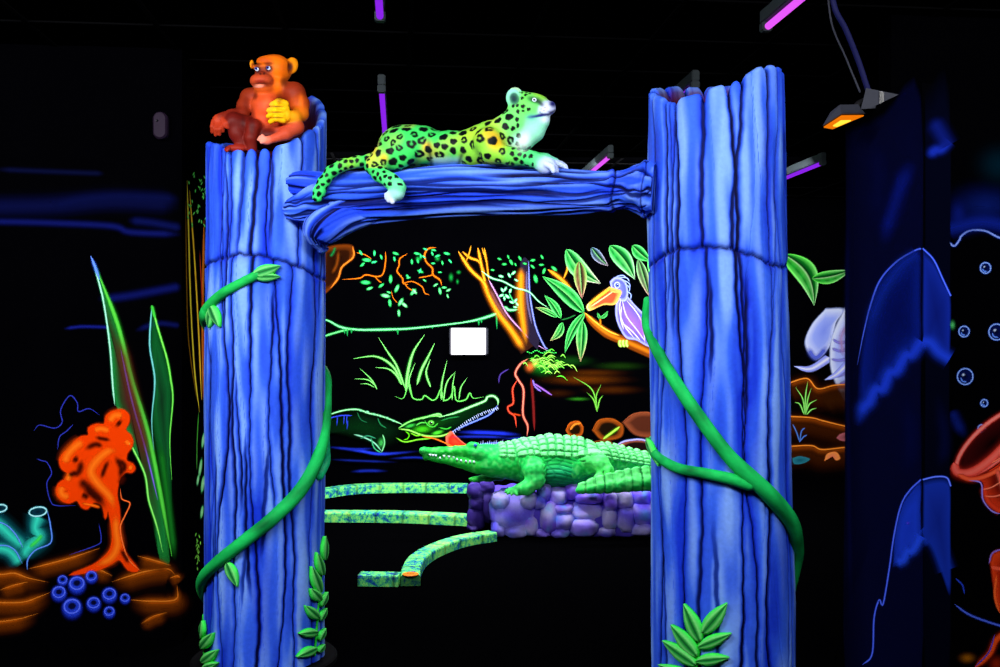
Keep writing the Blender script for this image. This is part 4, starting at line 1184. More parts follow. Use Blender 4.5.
def ledge():
    root = empty('rock_ledge', tuple(on_floor(590, 540)))
    tag(root, 'low ledge of rounded purple rocks carrying the crocodile statue', 'rock ledge')
    rocks = [(514, 511, 22, 22, 0), (502, 500, 10, 9, 0), (528, 500, 10, 8, 0), (530, 524, 9, 11, 0), (499, 526, 8, 10, 0), (516, 530, 12, 8, 0), (544.4, 491, 7, 9, 0), (540, 502, 7, 7, 0), (549, 517, 8.5, 15, 0), (558.5, 496, 9, 9, 0), (562, 507.5, 11, 5.5, 0), (563, 520, 11, 9, 0),
             (572, 491, 7.5, 8, 0), (588.6, 497.5, 14, 6.5, 0), (585, 511, 17, 10, 0), (583, 526, 15, 9, 0), (560, 531, 10, 6, 0), (543, 533, 8, 5, 0), (610, 500.7, 7.5, 10, 0),
             (609, 517, 8.5, 11, 0), (624, 499, 8.5, 9.5, 0), (625, 517, 9.5, 15, 0), (641, 497, 10, 8, 0), (642, 512.6, 11.5, 12, 0), (641, 528, 12, 7, 0), (606, 530, 10, 7, 0),
             (658, 500, 8, 10, 0), (660, 520, 9, 14, 0), (676, 503, 10, 12, 0), (678, 524, 11, 12, 0), (696, 512, 10, 20, 0)]
    r = random.Random(2)
    for x, y, a, b, _ in rocks:
        dep = 7.88 + r.uniform(-0.03, 0.03)
        c = at_depth(x, y, dep); s = dep / 1000
        c[2] = max(c[2], b * s * 0.92)
        V, F = rock_mesh(c, (a * s * 1.06, 0.10 + 0.03 * r.random(), b * s * 1.06), r.uniform(0, 50))
        base = lin(r.choice([(112, 92, 250), (132, 116, 255), (100, 92, 250), (146, 124, 255), (124, 88, 244)]))
        n1 = np.array([mnoise.noise(Vector(v * 8)) for v in V]); n2 = np.array([mnoise.noise(Vector(v * 15 + 4)) for v in V])
        C = mixc(np.tile(base, (len(V), 1)), lin((220, 212, 255)), np.clip(1.1 * n1 + 0.18, 0, 0.7))
        C = mixc(C, lin((70, 180, 250)), np.clip(1.1 * n2 - 0.2, 0, 0.7))
        C = mixc(C, lin((50, 24, 150)), np.clip(-0.9 * n2 - 0.05, 0, 0.6))
        link_mesh('rock', V, F, M_VCOL, root, C)
    for x, y, a, b in ((476, 491, 9, 8), (477, 503, 8, 8), (476, 517, 8.5, 12), (487, 487, 8, 6), (488, 505, 8, 16), (474, 526, 7, 5)):
        dep = 8.25; s = dep / 1000
        c = at_depth(x, y, dep)
        V, F = rock_mesh(c, (a * s * 1.05, 0.12, b * s * 1.05), r.uniform(0, 50))
        n1 = np.array([mnoise.noise(Vector(v * 9)) for v in V])
        C = mixc(np.tile(lin((52, 36, 120)), (len(V), 1)), lin((140, 120, 235)), np.clip(1.3 * n1 - 0.1, 0, 0.7))  # darker purple painted in for the unlit end of the ledge
        link_mesh('rock', V, F, M_VCOL, root, C)
    # bed of stones the ledge is packed with
    s = Sculpt(0.05)
    for x in range(500, 712, 16):
        for dep in (7.95, 8.12, 8.3, 8.48):
            if dep > 8.2 or x > 505:
                p = at_depth(x, 333.5, dep)
                s.ell((p[0] + r.uniform(-.03, .03), p[1], 0.13), (0.12, 0.13, 0.19 + r.uniform(-.015, .02)), (84, 66, 200), None, 0.03)
    V, Q, C = s.build(0.02)
    V[:, 2] = np.maximum(V[:, 2], 0.002)
    link_mesh('stone_bed', V, Q, M_VCOL, root, C)
ledge()

def curb(path, width, height, label, brick=0.23, marker=None):
    """low painted border: path = points of its front bottom edge on the floor"""
    P = catmull(np.array(path), max(60, len(path) * 24))
    T = np.gradient(P, axis=0); T /= np.linalg.norm(T, axis=1)[:, None]
    Nn = np.cross(UP, T)
    if (Nn[len(Nn) // 2] @ FWD) < 0: Nn = -Nn
    al = np.concatenate([[0], np.cumsum(np.linalg.norm(np.diff(P, axis=0), axis=1))])
    prof = [(0, 0.001, .55), (0, height - 0.014, .7), (0.004, height - 0.004, 1), (0.014, height, 1), (width - 0.014, height, 1), (width - 0.004, height - 0.004, .9), (width, height - 0.014, .7), (width, 0.001, .6)]
    V, C = [], []
    for i in range(len(P)):
        j = abs((al[i] / brick) % 1 - 0.5) * 2
        for (o, z, sh) in prof:
            V.append(P[i] + Nn[i] * o + UP * z)
            C.append(np.ones(3) * (1 - 0.75 * max(0, (j - 0.85) / 0.15)))
    n = len(prof)
    F = [tuple(f) for f in grid_faces(len(P), n, True)] + [tuple(range(n)), tuple(range(len(V) - 1, len(V) - n - 1, -1))]
    m = P[len(P) // 2]
    root = empty('lane_curb', (m[0], m[1], 0))
    tag(root, label, 'curb', 'speckled curbs of the golf lane')
    link_mesh('border', V, F, M_CURB, root, C, smooth=False)
    return root
curb([on_floor(x, y) for x, y in ((296, 502), (326, 498.5), (350, 495), (372, 493.5), (420, 493), (467, 493.5))], 0.14, 0.085, 'speckled green curb farthest back, left of the rock ledge')
curb([on_floor(x, y) for x, y in ((296, 521.5), (330, 522.5), (390, 523), (430, 524.5), (467, 526.5))], 0.14, 0.085, 'speckled green curb, the middle of three, ending at the dark rocks')
cc = curb([on_floor(x, y) for x, y in ((420.5, 586), (421, 577), (427, 566), (442, 556), (466, 547), (497, 541.5))], 0.125, 0.07, 'curved brick-patterned curb with an orange disc on its near end')
curb([on_floor(x, y) for x, y in ((357.5, 586.5), (378, 586.8), (398, 587.2))], 0.125, 0.07, 'short straight curb piece lying nearest, left of the orange disc')
def disc(root, c, r, h, mat, name):
    ang = np.linspace(0, 2 * PI, 28, endpoint=False)
    rows = [np.stack([c[0] + q * r * np.cos(ang), c[1] + q * r * np.sin(ang), c[2] + z + 0 * ang], -1) for q, z in ((1, 0), (1, h * .7), (.93, h), (.1, h))]
    o = link_mesh(name, np.vstack(rows), [tuple(f) for f in grid_faces(4, 28, True)] + [tuple(range(84, 112)), tuple(range(27, -1, -1))], mat, root, smooth=False)
    return o
M_ORANGE = mat_plain('orange_marker_paint', (255, 130, 20), 0.5, 0.2)
M_REDINK = mat_plain('dark_red_marker_paint', (170, 30, 10), 0.5, 0.2)
mc = on_floor(410.5, 574.5, 0.0705)
mk = disc(cc, mc, 0.052, 0.006, M_ORANGE, 'orange_marker')
for k in (-1, 0, 1):
    disc(mk, mc + np.array([0.017 * k, 0, 0.0062]), 0.006, 0.001, M_REDINK, 'red_dot')
# ================================================================== wall paintings
class Mural:
    """airbrushed figures on one flat wall; every figure becomes a part of the painting"""
    def __init__(s, name, label, p0, n, base, board=None, name2='black_ground'):
        s.p0, s.n = np.array(p0, float), np.array(n, float)
        s.k = 0
        s.root = empty(name, base)
        tag(s.root, label, 'wall painting')
        if board is not None:
            V, F = box_verts(*board)
            link_mesh(name2, V, F, M_BLACKWALL, s.root, smooth=False)
        s.begin()
    def begin(s): s.V, s.F, s.C, s.nv = [], [], [], 0
    def pt(s, P):
        P = np.asarray(P, float)
        d = RIGHT[None] * ((P[:, 0] - 500) / 1000.0)[:, None] + FWD[None] + UP[None] * ((333.5 - P[:, 1]) / 1000.0)[:, None]
        t = ((s.p0 - CAM) @ s.n) / (d @ s.n)
        return CAM + d * t[:, None] + s.n * (0.003 + 0.00012 * s.k)
    def add(s, P, F, C):
        s.V.append(s.pt(P)); s.F += [tuple(int(i) + s.nv for i in f) for f in F]; s.C.append(np.asarray(C, float)); s.nv += len(P); s.k += 1
    def done(s, name, label=None):
        o = link_mesh(name, np.vstack(s.V), s.F, M_AIR, s.root, np.vstack(s.C), smooth=False)
        if label: o['label'] = label
        s.begin()
        return o
    def stroke(s, pts, w, col, core=None, soft=1.0, taper=(0.15, 0.15), alpha=1.0, col2=None, n=None):
        pts = np.asarray(pts, float)
        L = np.linalg.norm(np.diff(pts, axis=0), axis=1).sum()
        n = n or int(max(8, min(60, L / 2.0)))
        P = catmull(pts, n)
        T = np.gradient(P, axis=0); T /= np.linalg.norm(T, axis=1)[:, None] + 1e-9
        Nn = np.stack([-T[:, 1], T[:, 0]], 1)
        t = np.linspace(0, 1, n)
        W = np.interp(t, np.linspace(0, 1, len(w)), w) if np.ndim(w) else np.full(n, float(w))
        prof = np.ones(n)
        if taper[0]: prof *= np.clip(t / taper[0], 0.06, 1) ** 0.7
        if taper[1]: prof *= np.clip((1 - t) / taper[1], 0.06, 1) ** 0.7
        U = np.linspace(-1, 1, 9); reach = (1 + 1.3 * soft) if soft < 2 else 2.6
        if soft <= 0.4: G = np.array([0, 1, 1, 1, 1, 1, 1, 1, 0.0])
        elif soft < 1.3: G = np.array([0, .13, .38, 1, 1, 1, .38, .13, 0])
        elif soft < 2: G = np.array([0, .2, .55, .9, 1, .9, .55, .2, 0])
        else: G = np.array([0, .16, .5, .85, 1, .85, .5, .16, 0])
        A = G ** 2 * alpha
        fade = prof ** 2 if soft >= 1.3 else np.ones(n)
        if soft >= 1.3: prof = 0.55 + 0.45 * prof
        c0 = lin(col); c1 = lin(col2) if col2 is not None else c0; cc = lin(core) if core is not None else None
        Q, C = [], []
        for i in range(n):
            c = c0 + (c1 - c0) * t[i]
            for u, a in zip(U, A):
                Q.append(P[i] + Nn[i] * W[i] * prof[i] * reach * u)
                k = c if cc is None or abs(u) > 0.3 else (cc if u == 0 else 0.5 * (cc + c))
                C.append((*k, a * fade[i]))
        s.add(Q, grid_faces(n, 9), C)
    def leaf(s, base, tip, w, bend=0.0, edge=(120, 255, 120), fill=(10, 120, 40), rib=(150, 255, 140), tipc=None, shade=(2, 40, 14), alpha=1.0):
        b, t_ = np.array(base, float), np.array(tip, float)
        ax = t_ - b; L = np.linalg.norm(ax); nn = np.array([-ax[1], ax[0]]) / L
        n = 22
        U = [-1, -0.88, -0.74, -0.45, -0.12, 0, 0.12, 0.45, 0.74, 0.88, 1]
        e, f, r_, sh = lin(edge), lin(fill), lin(rib), lin(shade); tc_ = lin(tipc) if tipc is not None else e
        Q, C = [], []
        for i in range(n):
            t = i / (n - 1)
            p = b + ax * t + nn * bend * L * math.sin(PI * t)
            W = w * max(0.02, math.sin(PI * t ** 0.75)) ** 0.9
            ee = e + (tc_ - e) * t ** 2
            hatch = 0.5 + 0.5 * math.sin(t * 30)
            for u in U:
                a = abs(u)
                if a == 1: c, al = ee, 0
                elif a == 0.88: c, al = ee, alpha
                elif a == 0.74: c, al = 0.35 * ee + 0.65 * f, alpha
                elif a == 0.45: c, al = (f * (0.55 + 0.6 * hatch) if u > 0 else 0.45 * f + 0.55 * sh), alpha
                elif a == 0.12: c, al = (sh if u < 0 else 0.6 * f + 0.25 * ee), alpha
                else: c, al = (0.5 * (r_ + f) if t < 0.9 else ee), alpha
                Q.append(p + nn * W * u); C.append((*c, al))
        s.add(Q, grid_faces(n, len(U)), C)
    def dab(s, x, y, rx, ry=None, ang=0.0, col=(60, 230, 120), core=None, soft=0.4, alpha=1.0):
        ry = ry or rx
        n = 16
        a = np.linspace(0, 2 * PI, n, endpoint=False)
        ca, sa = math.cos(math.radians(ang)), math.sin(math.radians(ang))
        c0 = lin(col); cc = lin(core) if core is not None else c0
        Q, C = [], []
        for q in (0.02, 0.25, 0.42, 0.58, 0.74, 0.88, 1.0):
            g = 1 - float(sstep(1 - soft, 1.001, q)); al = alpha * g * g; k = cc + (c0 - cc) * min(1, q * 1.2)
            for t in a:
                ex, ey = rx * q * math.cos(t), ry * q * math.sin(t)
                Q.append((x + ex * ca - ey * sa, y + ex * sa + ey * ca)); C.append((*k, al))
        F = [tuple(f) for f in grid_faces(7, n, True)] + [tuple(range(n))]
        s.add(Q, F, C)
    def fill(s, outline, cen, rings, sub=6):
        """closed shape; rings = (share of the way out, colour or [start colour, end colour along the outline], cover)"""
        o = np.asarray(outline, float); m = len(o) * sub
        o = catmull(np.vstack([o, o[:1]]), m + 1)[:-1]
        c = np.array(cen, float)
        Q, C = [], []
        for f, col, al in rings:
            if isinstance(col, list):
                t = 0.5 - 0.5 * np.cos(2 * PI * np.arange(m) / m)
                cc = lin(col[0])[None] * (1 - t[:, None]) + lin(col[1])[None] * t[:, None]
            else: cc = np.tile(lin(col), (m, 1))
            P = c + (o - c) * max(f, 0.01)
            for p, k in zip(P, cc): Q.append(p); C.append((*k, al))
        F = [tuple(f) for f in grid_faces(len(rings), m, True)] + [tuple(range(m))]
        s.add(Q, F, C)
    def poly(s, outline, col, feather=2.0, sub=3, alpha=1.0):
        """any closed shape in one colour with a sprayed soft rim"""
        from mathutils.geometry import tessellate_polygon
        o = np.asarray(outline, float); m = len(o) * sub
        o = catmull(np.vstack([o, o[:1]]), m + 1)[:-1]
        area2 = np.sum(o[:, 0] * np.roll(o[:, 1], -1) - np.roll(o[:, 0], -1) * o[:, 1])
        T = np.roll(o, -1, 0) - np.roll(o, 1, 0); T /= np.linalg.norm(T, axis=1)[:, None] + 1e-9
        Nn = np.stack([T[:, 1], -T[:, 0]], 1) * (1 if area2 > 0 else -1)
        rows = [o] + [o + Nn * feather * q for q in (.33, .66, 1.0)]
        tri = [tuple(t) for t in tessellate_polygon([[Vector((p[0], p[1], 0)) for p in o]])]
        C = np.vstack([np.tile([*lin(col), al * alpha], (m, 1)) for al in (1, .36, .08, 0)])
        s.add(np.vstack(rows), [tuple(f) for f in grid_faces(4, m, True)] + tri, C)
    def ring(s, x, y, rx, ry=None, ang=0.0, w=1.0, col=(60, 120, 255), core=None, soft=0.8, a0=0, a1=360):
        ry = ry or rx; ca, sa = math.cos(math.radians(ang)), math.sin(math.radians(ang))
        pts = []
        for k in range(17):
            t = math.radians(a0 + (a1 - a0) * k / 16)
            ex, ey = rx * math.cos(t), ry * math.sin(t)
            pts.append((x + ex * ca - ey * sa, y + ex * sa + ey * ca))
        s.stroke(pts, w, col, core, soft, (0, 0) if a1 - a0 >= 360 else (0.2, 0.2), n=40)

def zoomed(x0, y0, k):
    return lambda *p: [(x0 + a / k, y0 + b / k) for a, b in p]
A_ = zoomed(320, 240, 5.88); B_ = zoomed(470, 240, 5.133); C_ = zoomed(320, 230, 2.941); D_ = zoomed(780, 240, 2.775)
W_ = zoomed(320, 380, 2.941)

# ------------------------------------------------------------------ jungle on the back wall
J = Mural('jungle_painting', 'wide jungle painting on the far back wall with pelican, crocodile and elephant', (0, YB, 0), (0, -1, 0), (1.0, YB, 0.05),
          ((XL + 0.05, YB - 0.0025, 0.03), (5.5, YB - 0.0006, 2.47)))
GRN, PGR, ORG = (40, 220, 90), (150, 255, 190), (226, 120, 14)
# ground glow and terraces
for x, y, a, b, c, al in ((780, 440, 190, 26, (96, 44, 4), .75), (860, 470, 130, 22, (70, 30, 4), .7), (760, 497, 50, 9, (40, 120, 24), .8), (730, 385, 110, 26, (12, 62, 12), .8), (880, 400, 120, 20, (20, 50, 8), .7), (800, 420, 150, 18, (80, 36, 4), .6), (700, 480, 80, 20, (50, 20, 4), .6)):
    (px, py), = C_((x, y)); J.dab(px, py, a / 2.941, b / 2.941, 0, c, None, 1.0, al)
J.done('painted_ground', 'dim brown and green ground under the pelican')
for pts, c1, c2 in (([(722, 590), (735, 568), (760, 563), (775, 580), (768, 605), (735, 608)], (30, 14, 4), (200, 90, 20)),
                    ([(800, 590), (820, 560), (860, 556), (892, 575), (885, 610), (830, 618)], (24, 14, 6), (170, 80, 20)),
                    ([(888, 566), (920, 542), (960, 536), (1000, 545), (1000, 605), (930, 605)], (84, 38, 24), (150, 74, 44)),
                    ([(866, 640), (895, 622), (940, 616), (985, 625), (990, 660), (880, 662)], (30, 14, 14), (190, 100, 70)),
                    ([(790, 640), (810, 622), (850, 620), (868, 640), (850, 660), (800, 660)], (20, 12, 6), (120, 60, 14))):
    o = C_(*pts); c = np.mean(o, 0)
    J.fill(o, c, [(0, c1, .9), (.55, c1, .9), (.9, c2, .8), (1.03, c2, 0)])
    J.stroke(o[:4], 0.6, c2, None, 1, (.3, .3))
    J.done('painted_rock')
J.stroke(C_((832, 615), (855, 598), (882, 578)), 1.3, (120, 220, 30), (200, 255, 90)); J.done('painted_highlight'); J.stroke(C_((870, 634), (900, 620), (950, 617), (980, 640)), .9, (80, 140, 255), (220, 200, 255)); J.done('painted_highlight')
J.stroke(C_((735, 588), (748, 572), (768, 568)), 1.0, (240, 140, 40))
J.done('painted_highlight')
# small sprout
for p in (((815, 535), (800, 470), (745, 432)), ((815, 535), (812, 490), (826, 455)), ((815, 535), (805, 500), (785, 478)), ((815, 530), (822, 500), (832, 486))):
    J.stroke(C_(*p), .8, (70, 150, 30), (130, 220, 80), 0.8, (.05, .5))
J.done('painted_grass')
# hanging branches at the upper left
o = A_((20, 50), (100, 30), (192, 36), (186, 110), (132, 160), (106, 220), (62, 288), (10, 300)); J.fill(o, np.mean(o, 0), [(0, (26, 9, 4), .95), (.7, (40, 14, 4), .95), (.95, (110, 48, 8), .9), (1.05, (120, 50, 6), 0)])
J.stroke(A_((192, 36), (196, 100), (130, 158), (108, 222), (62, 285)), 1.0, (190, 90, 14), (230, 130, 40)); J.stroke(A_((110, 60), (100, 140), (70, 200)), 1.2, (110, 50, 8), None, 2)
J.stroke(A_((60, 100), (80, 70), (90, 40)), 1.0, (20, 110, 50), None, 2)
J.done('painted_trunk', 'brown trunk at the upper left corner')
for p, w in ((((384, 66), (386, 120), (370, 200), (330, 215), (270, 205), (230, 225), (130, 232)), 1.0), (((320, 212), (340, 235), (362, 252)), .8), (((515, 80), (470, 110), (465, 150), (453, 185), (485, 225), (490, 255), (520, 262)), 1.1),
             (((490, 252), (545, 245), (600, 275), (616, 312), (642, 322)), .8), (((500, 255), (515, 280), (550, 300)), .7), (((685, 45), (640, 50), (615, 85), (625, 130), (660, 165), (665, 205), (705, 235), (715, 268)), 1.3),
             (((665, 205), (620, 216), (580, 222)), .8), (((215, 75), (260, 85), (305, 112)), .7), (((420, 300), (430, 340), (455, 370)), .5)):
    J.stroke(A_(*p), w * .72, (170, 66, 8), (250, 130, 20), 0.9)
J.done('painted_twigs', 'thin orange twigs')
lv = [(240, 75, 60, 40), (275, 118, 5, 62), (318, 130, -15, 40), (250, 145, -40, 40), (320, 78, 90, 40), (360, 100, 70, 36), (445, 80, 20, 44), (438, 112, 80, 36), (268, 250, 3, 66), (292, 285, -20, 46), (360, 268, -35, 44), (415, 230, 92, 56), (452, 285, -65, 58), (385, 328, 10, 64),
      (411, 370, 82, 52), (405, 308, 20, 32), (475, 365, -60, 60), (497, 382, 40, 50), (464, 430, 85, 48), (548, 306, -50, 54), (556, 302, 50, 46), (590, 185, 20, 42), (588, 182, -70, 36), (515, 215, 60, 34), (520, 222, -10, 30), (540, 128, 85, 38), (575, 120, 80, 40), (610, 100, 40, 30), (570, 80, 10, 42), (592, 95, 80, 34), (620, 55, 20, 34),
      (660, 80, 70, 32), (690, 95, -20, 40), (668, 60, 10, 36), (720, 135, 80, 32), (745, 80, 15, 44), (765, 125, 50, 34), (665, 138, 0, 30), (615, 238, 30, 28), (680, 265, -30, 36), (705, 300, 80, 48), (730, 280, 0, 36), (755, 295, -30, 36), (750, 330, 70, 30), (705, 190, 0, 26)]
for x, y, an, L in lv:
    (px, py), = A_((x, y)); br = random.random()
    J.dab(px, py, L / 5.88 / 2 * 1.15, L / 5.88 / 2 * .48, an, (20, 170, 70), (70 + 100 * br * (y > 220), 255, 130 + 60 * br), .45)
for x, y, rx, ry in ((770, 220, 22, 40), (815, 190, 22, 18), (808, 245, 14, 24), (690, 110, 26, 26), (580, 110, 30, 24)):
    (px, py), = A_((x, y)); J.dab(px, py, rx / 5.88, ry / 5.88, 0, (12, 130, 50), (20, 160, 60), 1.0, .8)
J.done('painted_leaves', 'small green leaves on orange twigs')
# creeper
J.stroke(C_((-40, 255), (20, 265), (60, 285), (110, 293), (180, 293), (260, 290), (340, 282), (420, 272), (470, 262), (520, 245), (545, 228)), [.9, 1.0, 1.4, 1.2, 1.5, 1.2, 1.0, .9, 1.4, 1.7, 1.1], (30, 190, 90), (140, 255, 170), .7, (0, .05))
J.stroke(C_((-10, 322), (20, 310), (60, 298), (95, 290)), 1.2, (30, 180, 80), (120, 240, 140), .7)
for x, y, d in ((72, 292, 14), (80, 292, 20), (92, 292, 12), (228, 292, 16), (330, 284, 6), (466, 264, 16), (474, 262, 12), (519, 248, 44)):
    J.stroke(C_((x, y), (x + 1, y + d)), .8, (30, 170, 80), None, 1, (0, .6), .8)
J.stroke(B_((150, 372), (165, 350), (185, 348), (200, 360), (250, 358)), 1.6, (30, 200, 100), (150, 255, 170), .6)
J.stroke(B_((240, 345), (270, 352)), 1.3, (60, 230, 110), None, .6); J.stroke(B_((245, 372), (272, 375)), 1.0, (60, 230, 110), None, .6)
J.done('painted_creeper', 'pale green creeper sagging across to the tree')
# trees
o = B_((60, 205), (95, 205), (140, 290), (190, 380), (260, 460), (330, 528), (400, 570), (330, 572), (270, 574), (262, 545), (215, 470), (150, 385), (100, 295))
J.stroke(B_((78, 205), (120, 290), (170, 380), (235, 465), (300, 560)), [2.6, 3.6, 4.2, 5, 8], (44, 20, 14), None, 0.2, (0, 0))
J.stroke(B_((64, 205), (98, 290), (148, 380), (215, 470), (278, 568)), [1.6, 1.8, 2.0, 2.2, 2.6], (206, 106, 8), (255, 160, 30), 1.5, (.02, .1))
J.stroke(B_((96, 205), (142, 290), (190, 380), (260, 460), (330, 528), (404, 572)), .9, (150, 90, 150), (206, 160, 220), .8, (.05, .3))
J.stroke(B_((100, 250), (140, 330), (200, 420)), 1.3, (120, 66, 60), None, 2)
for p, w in ((((-60, 60), (0, 150), (64, 212), (85, 250)), 1.9), (((-40, 60), (0, 92), (46, 112), (75, 175)), 1.3), (((40, 40), (52, 100), (68, 180), (76, 215)), 1.5), (((72, 40), (84, 110), (96, 205)), 1.0), (((60, 40), (80, 100), (92, 160)), .7), (((5, 30), (-5, 70), (-20, 110)), .7)):
    J.stroke(B_(*p), w, (200, 100, 8), (255, 176, 40), .8, (.15, .05))
J.done('painted_tree', 'forked tree with orange edges')
J.stroke(B_((280, 90), (280, 200), (282, 320), (310, 450), (345, 560)), [3.8, 4.4, 4.8, 5.4, 4], (30, 24, 44), None, 0.2, (.05, .1))
J.stroke(B_((262, 140), (260, 240), (260, 330), (275, 450), (290, 545)), [2.2, 2.6, 2.8, 2.2, 1.6], (190, 100, 6), (240, 146, 24), 1.5, (.1, .2))
J.stroke(B_((300, 110), (303, 230), (308, 300), (335, 440), (378, 540), (400, 560)), .9, (70, 90, 200), (140, 150, 230), .8)
J.stroke(B_((290, 160), (292, 300), (315, 430)), .9, (90, 80, 120), None, 1)
J.done('painted_tree', 'straight trunk behind the forked tree')
J.stroke(C_((612, 378), (590, 393), (574, 420), (582, 440), (598, 470), (596, 540), (610, 575), (608, 606)), 1.2, (190, 60, 60), (255, 150, 120), .8); J.stroke(C_((580, 440), (566, 468), (568, 508), (552, 520), (556, 535), (572, 548), (577, 580)), 1.0, (200, 40, 24), (255, 90, 60), .8)
J.stroke(C_((566, 540), (590, 545)), .8, (200, 60, 20)); J.stroke(C_((620, 435), (626, 500), (630, 590)), 1.2, (110, 24, 24), None, 1); J.stroke(C_((628, 450), (655, 468), (682, 486)), 1.0, (110, 60, 170), (170, 110, 220), .8)
J.stroke(C_((555, 408), (530, 425), (525, 450)), .6, (70, 50, 140)); J.stroke(C_((625, 440), (632, 460), (650, 475)), .8, (140, 110, 230))
J.done('painted_roots', 'red dangling roots under the mossy mound')
(px, py), = C_((650, 400)); J.dab(px, py, 26, 15, 10, (14, 90, 20), (20, 120, 30), 1.0, .9); (px, py), = C_((617, 402)); J.dab(px, py, 8, 9, 20, (200, 70, 30), (250, 120, 50), 1, .85); (px, py), = C_((634, 392)); J.dab(px, py, 6, 8, 30, (190, 220, 60), (220, 250, 100), 1, .85)
r = random.Random(9)
for k in range(46):
    x, y = r.gauss(660, 30), r.gauss(395, 17); L = r.uniform(14, 34); a = math.radians(r.uniform(150, 215))
    g = r.random()
    J.stroke(C_((x, y), (x - L * .5 * math.cos(a), y - L * .5 * math.sin(a) - 5), (x - L * math.cos(a), y + 6 - L * math.sin(a))), .7, (30 + 60 * g, 150 + 80 * g, 20), (110 + 110 * g, 255, 70 + 60 * g), .7, (.3, .4))
for k in range(16):
    x = 610 + k * 5.5; J.dab(*C_((x, 358 + 4 * math.sin(k)))[0], 1.2, .8, 0, (60, 230, 90), None, .6)
J.done('painted_moss', 'bright mossy mound at the foot of the trees')
for x, y, an, L in ((150, 98, 20, 28), (195, 88, 70, 28), (175, 125, 0, 32), (210, 115, 60, 40), (232, 127, 60, 22), (255, 95, 60, 34), (280, 122, 10, 28), (320, 105, -10, 34), (320, 138, 40, 32), (368, 88, 60, 30), (365, 128, 0, 32), (378, 160, -70, 40), (430, 148, 40, 44), (335, 200, 75, 54), (115, 155, 10, 26)):
    (px, py), = B_((x, y)); J.dab(px, py, L / 5.133 / 2 * 1.1, L / 5.133 / 2 * .5, an, (16, 160, 60), (70, 240, 120), .5)
for x, y, an, L in ((158, 187, 15, 34), (200, 182, 60, 34), (222, 170, -40, 36), (236, 207, 30, 30), (165, 258, 60, 34), (180, 252, -60, 34), (160, 285, -20, 36), (190, 290, 40, 40), (175, 300, 80, 30), (205, 262, -70, 34), (212, 320, 20, 34), (232, 312, -50, 36), (240, 330, 60, 30), (230, 345, 10, 28)):
    (px, py), = B_((x, y)); J.dab(px, py, L / 5.133 / 2, L / 5.133 / 2 * .48, an, (60, 220, 130), (190, 255, 210), .4)
J.stroke(B_((200, 275), (212, 300), (225, 320)), .6, (60, 200, 110))
J.done('painted_leaves', 'small leaves between the two trees')
J.stroke(B_((58, 160), (110, 196), (170, 214), (230, 246), (300, 266), (350, 315), (405, 352)), [1.6, 1.2, 1.0, 1.1, 1.0, .8, .6], (40, 200, 110), (180, 255, 200), .6)
J.done('painted_creeper', 'thin pale creeper crossing the two trunks')
# branches and the big leaves
J.stroke(B_((398, 152), (445, 185), (490, 225), (530, 275)), [2.2, 2.8, 2.6, 1.6], (190, 100, 6), (250, 160, 40), .5); J.stroke(B_((496, 95), (497, 150), (478, 200)), 1.2, (200, 110, 10), (255, 170, 40), .6)
J.stroke(B_((582, 372), (640, 432), (700, 478), (760, 506), (830, 535), (930, 580)), [1.8, 3, 3.4, 3.2, 4, 4], (120, 54, 8), (220, 120, 20), .4, (.1, 0)); J.stroke(B_((585, 372), (645, 424), (705, 466), (765, 492)), 1.0, (230, 150, 30), (255, 200, 70), .8)
J.stroke(B_((664, 442), (667, 420), (664, 404)), .8, (210, 120, 20))
J.done('painted_branch', 'orange branch the pelican perches on')
for b, t, w, bend, kw in (((582, 372), (370, 188), 34, .05, {}), ((586, 374), (485, 580), 20, .07, {}), ((575, 415), (565, 624), 25, 0, dict(tipc=(255, 160, 150))), ((464, 402), (380, 284), 19, .06, {}), ((446, 396), (332, 346), 13, .05, dict(tipc=(255, 170, 150))),
                           ((474, 424), (408, 518), 18, -.12, dict(tipc=(255, 180, 150))), ((490, 50), (668, 224), 40, .10, dict(tipc=(255, 220, 220))), ((558, 110), (572, 300), 30, 0, dict(edge=(110, 230, 90), fill=(110, 60, 50), tipc=(255, 170, 160))),
                           ((620, 40), (706, 134), 22, .05, dict(edge=(120, 150, 190), fill=(30, 60, 60), tipc=(220, 190, 210))), ((715, 30), (842, 202), 40, -.06, dict(tipc=(220, 255, 220))), ((830, 30), (925, 110), 28, .05, {}),
                           ((860, 100), (918, 292), 24, 0, dict(edge=(130, 220, 140), fill=(70, 90, 60), tipc=(255, 180, 180))), ((665, 406), (650, 372), 6, 0, {}), ((668, 402), (706, 364), 8, .1, {}), ((930, 60), (960, 250), 30, 0, {})):
    (bx_, by_), (tx_, ty_) = B_(b, t)
    J.leaf((bx_, by_), (tx_, ty_), w / 5.133 * 1.18, bend, **{**dict(edge=(110, 255, 130), fill=(14, 140, 50)), **kw})
    J.done('painted_leaf')
J.stroke(B_((465, 410), (500, 402), (540, 385)), .5, (30, 110, 50)); J.done('painted_stalk')
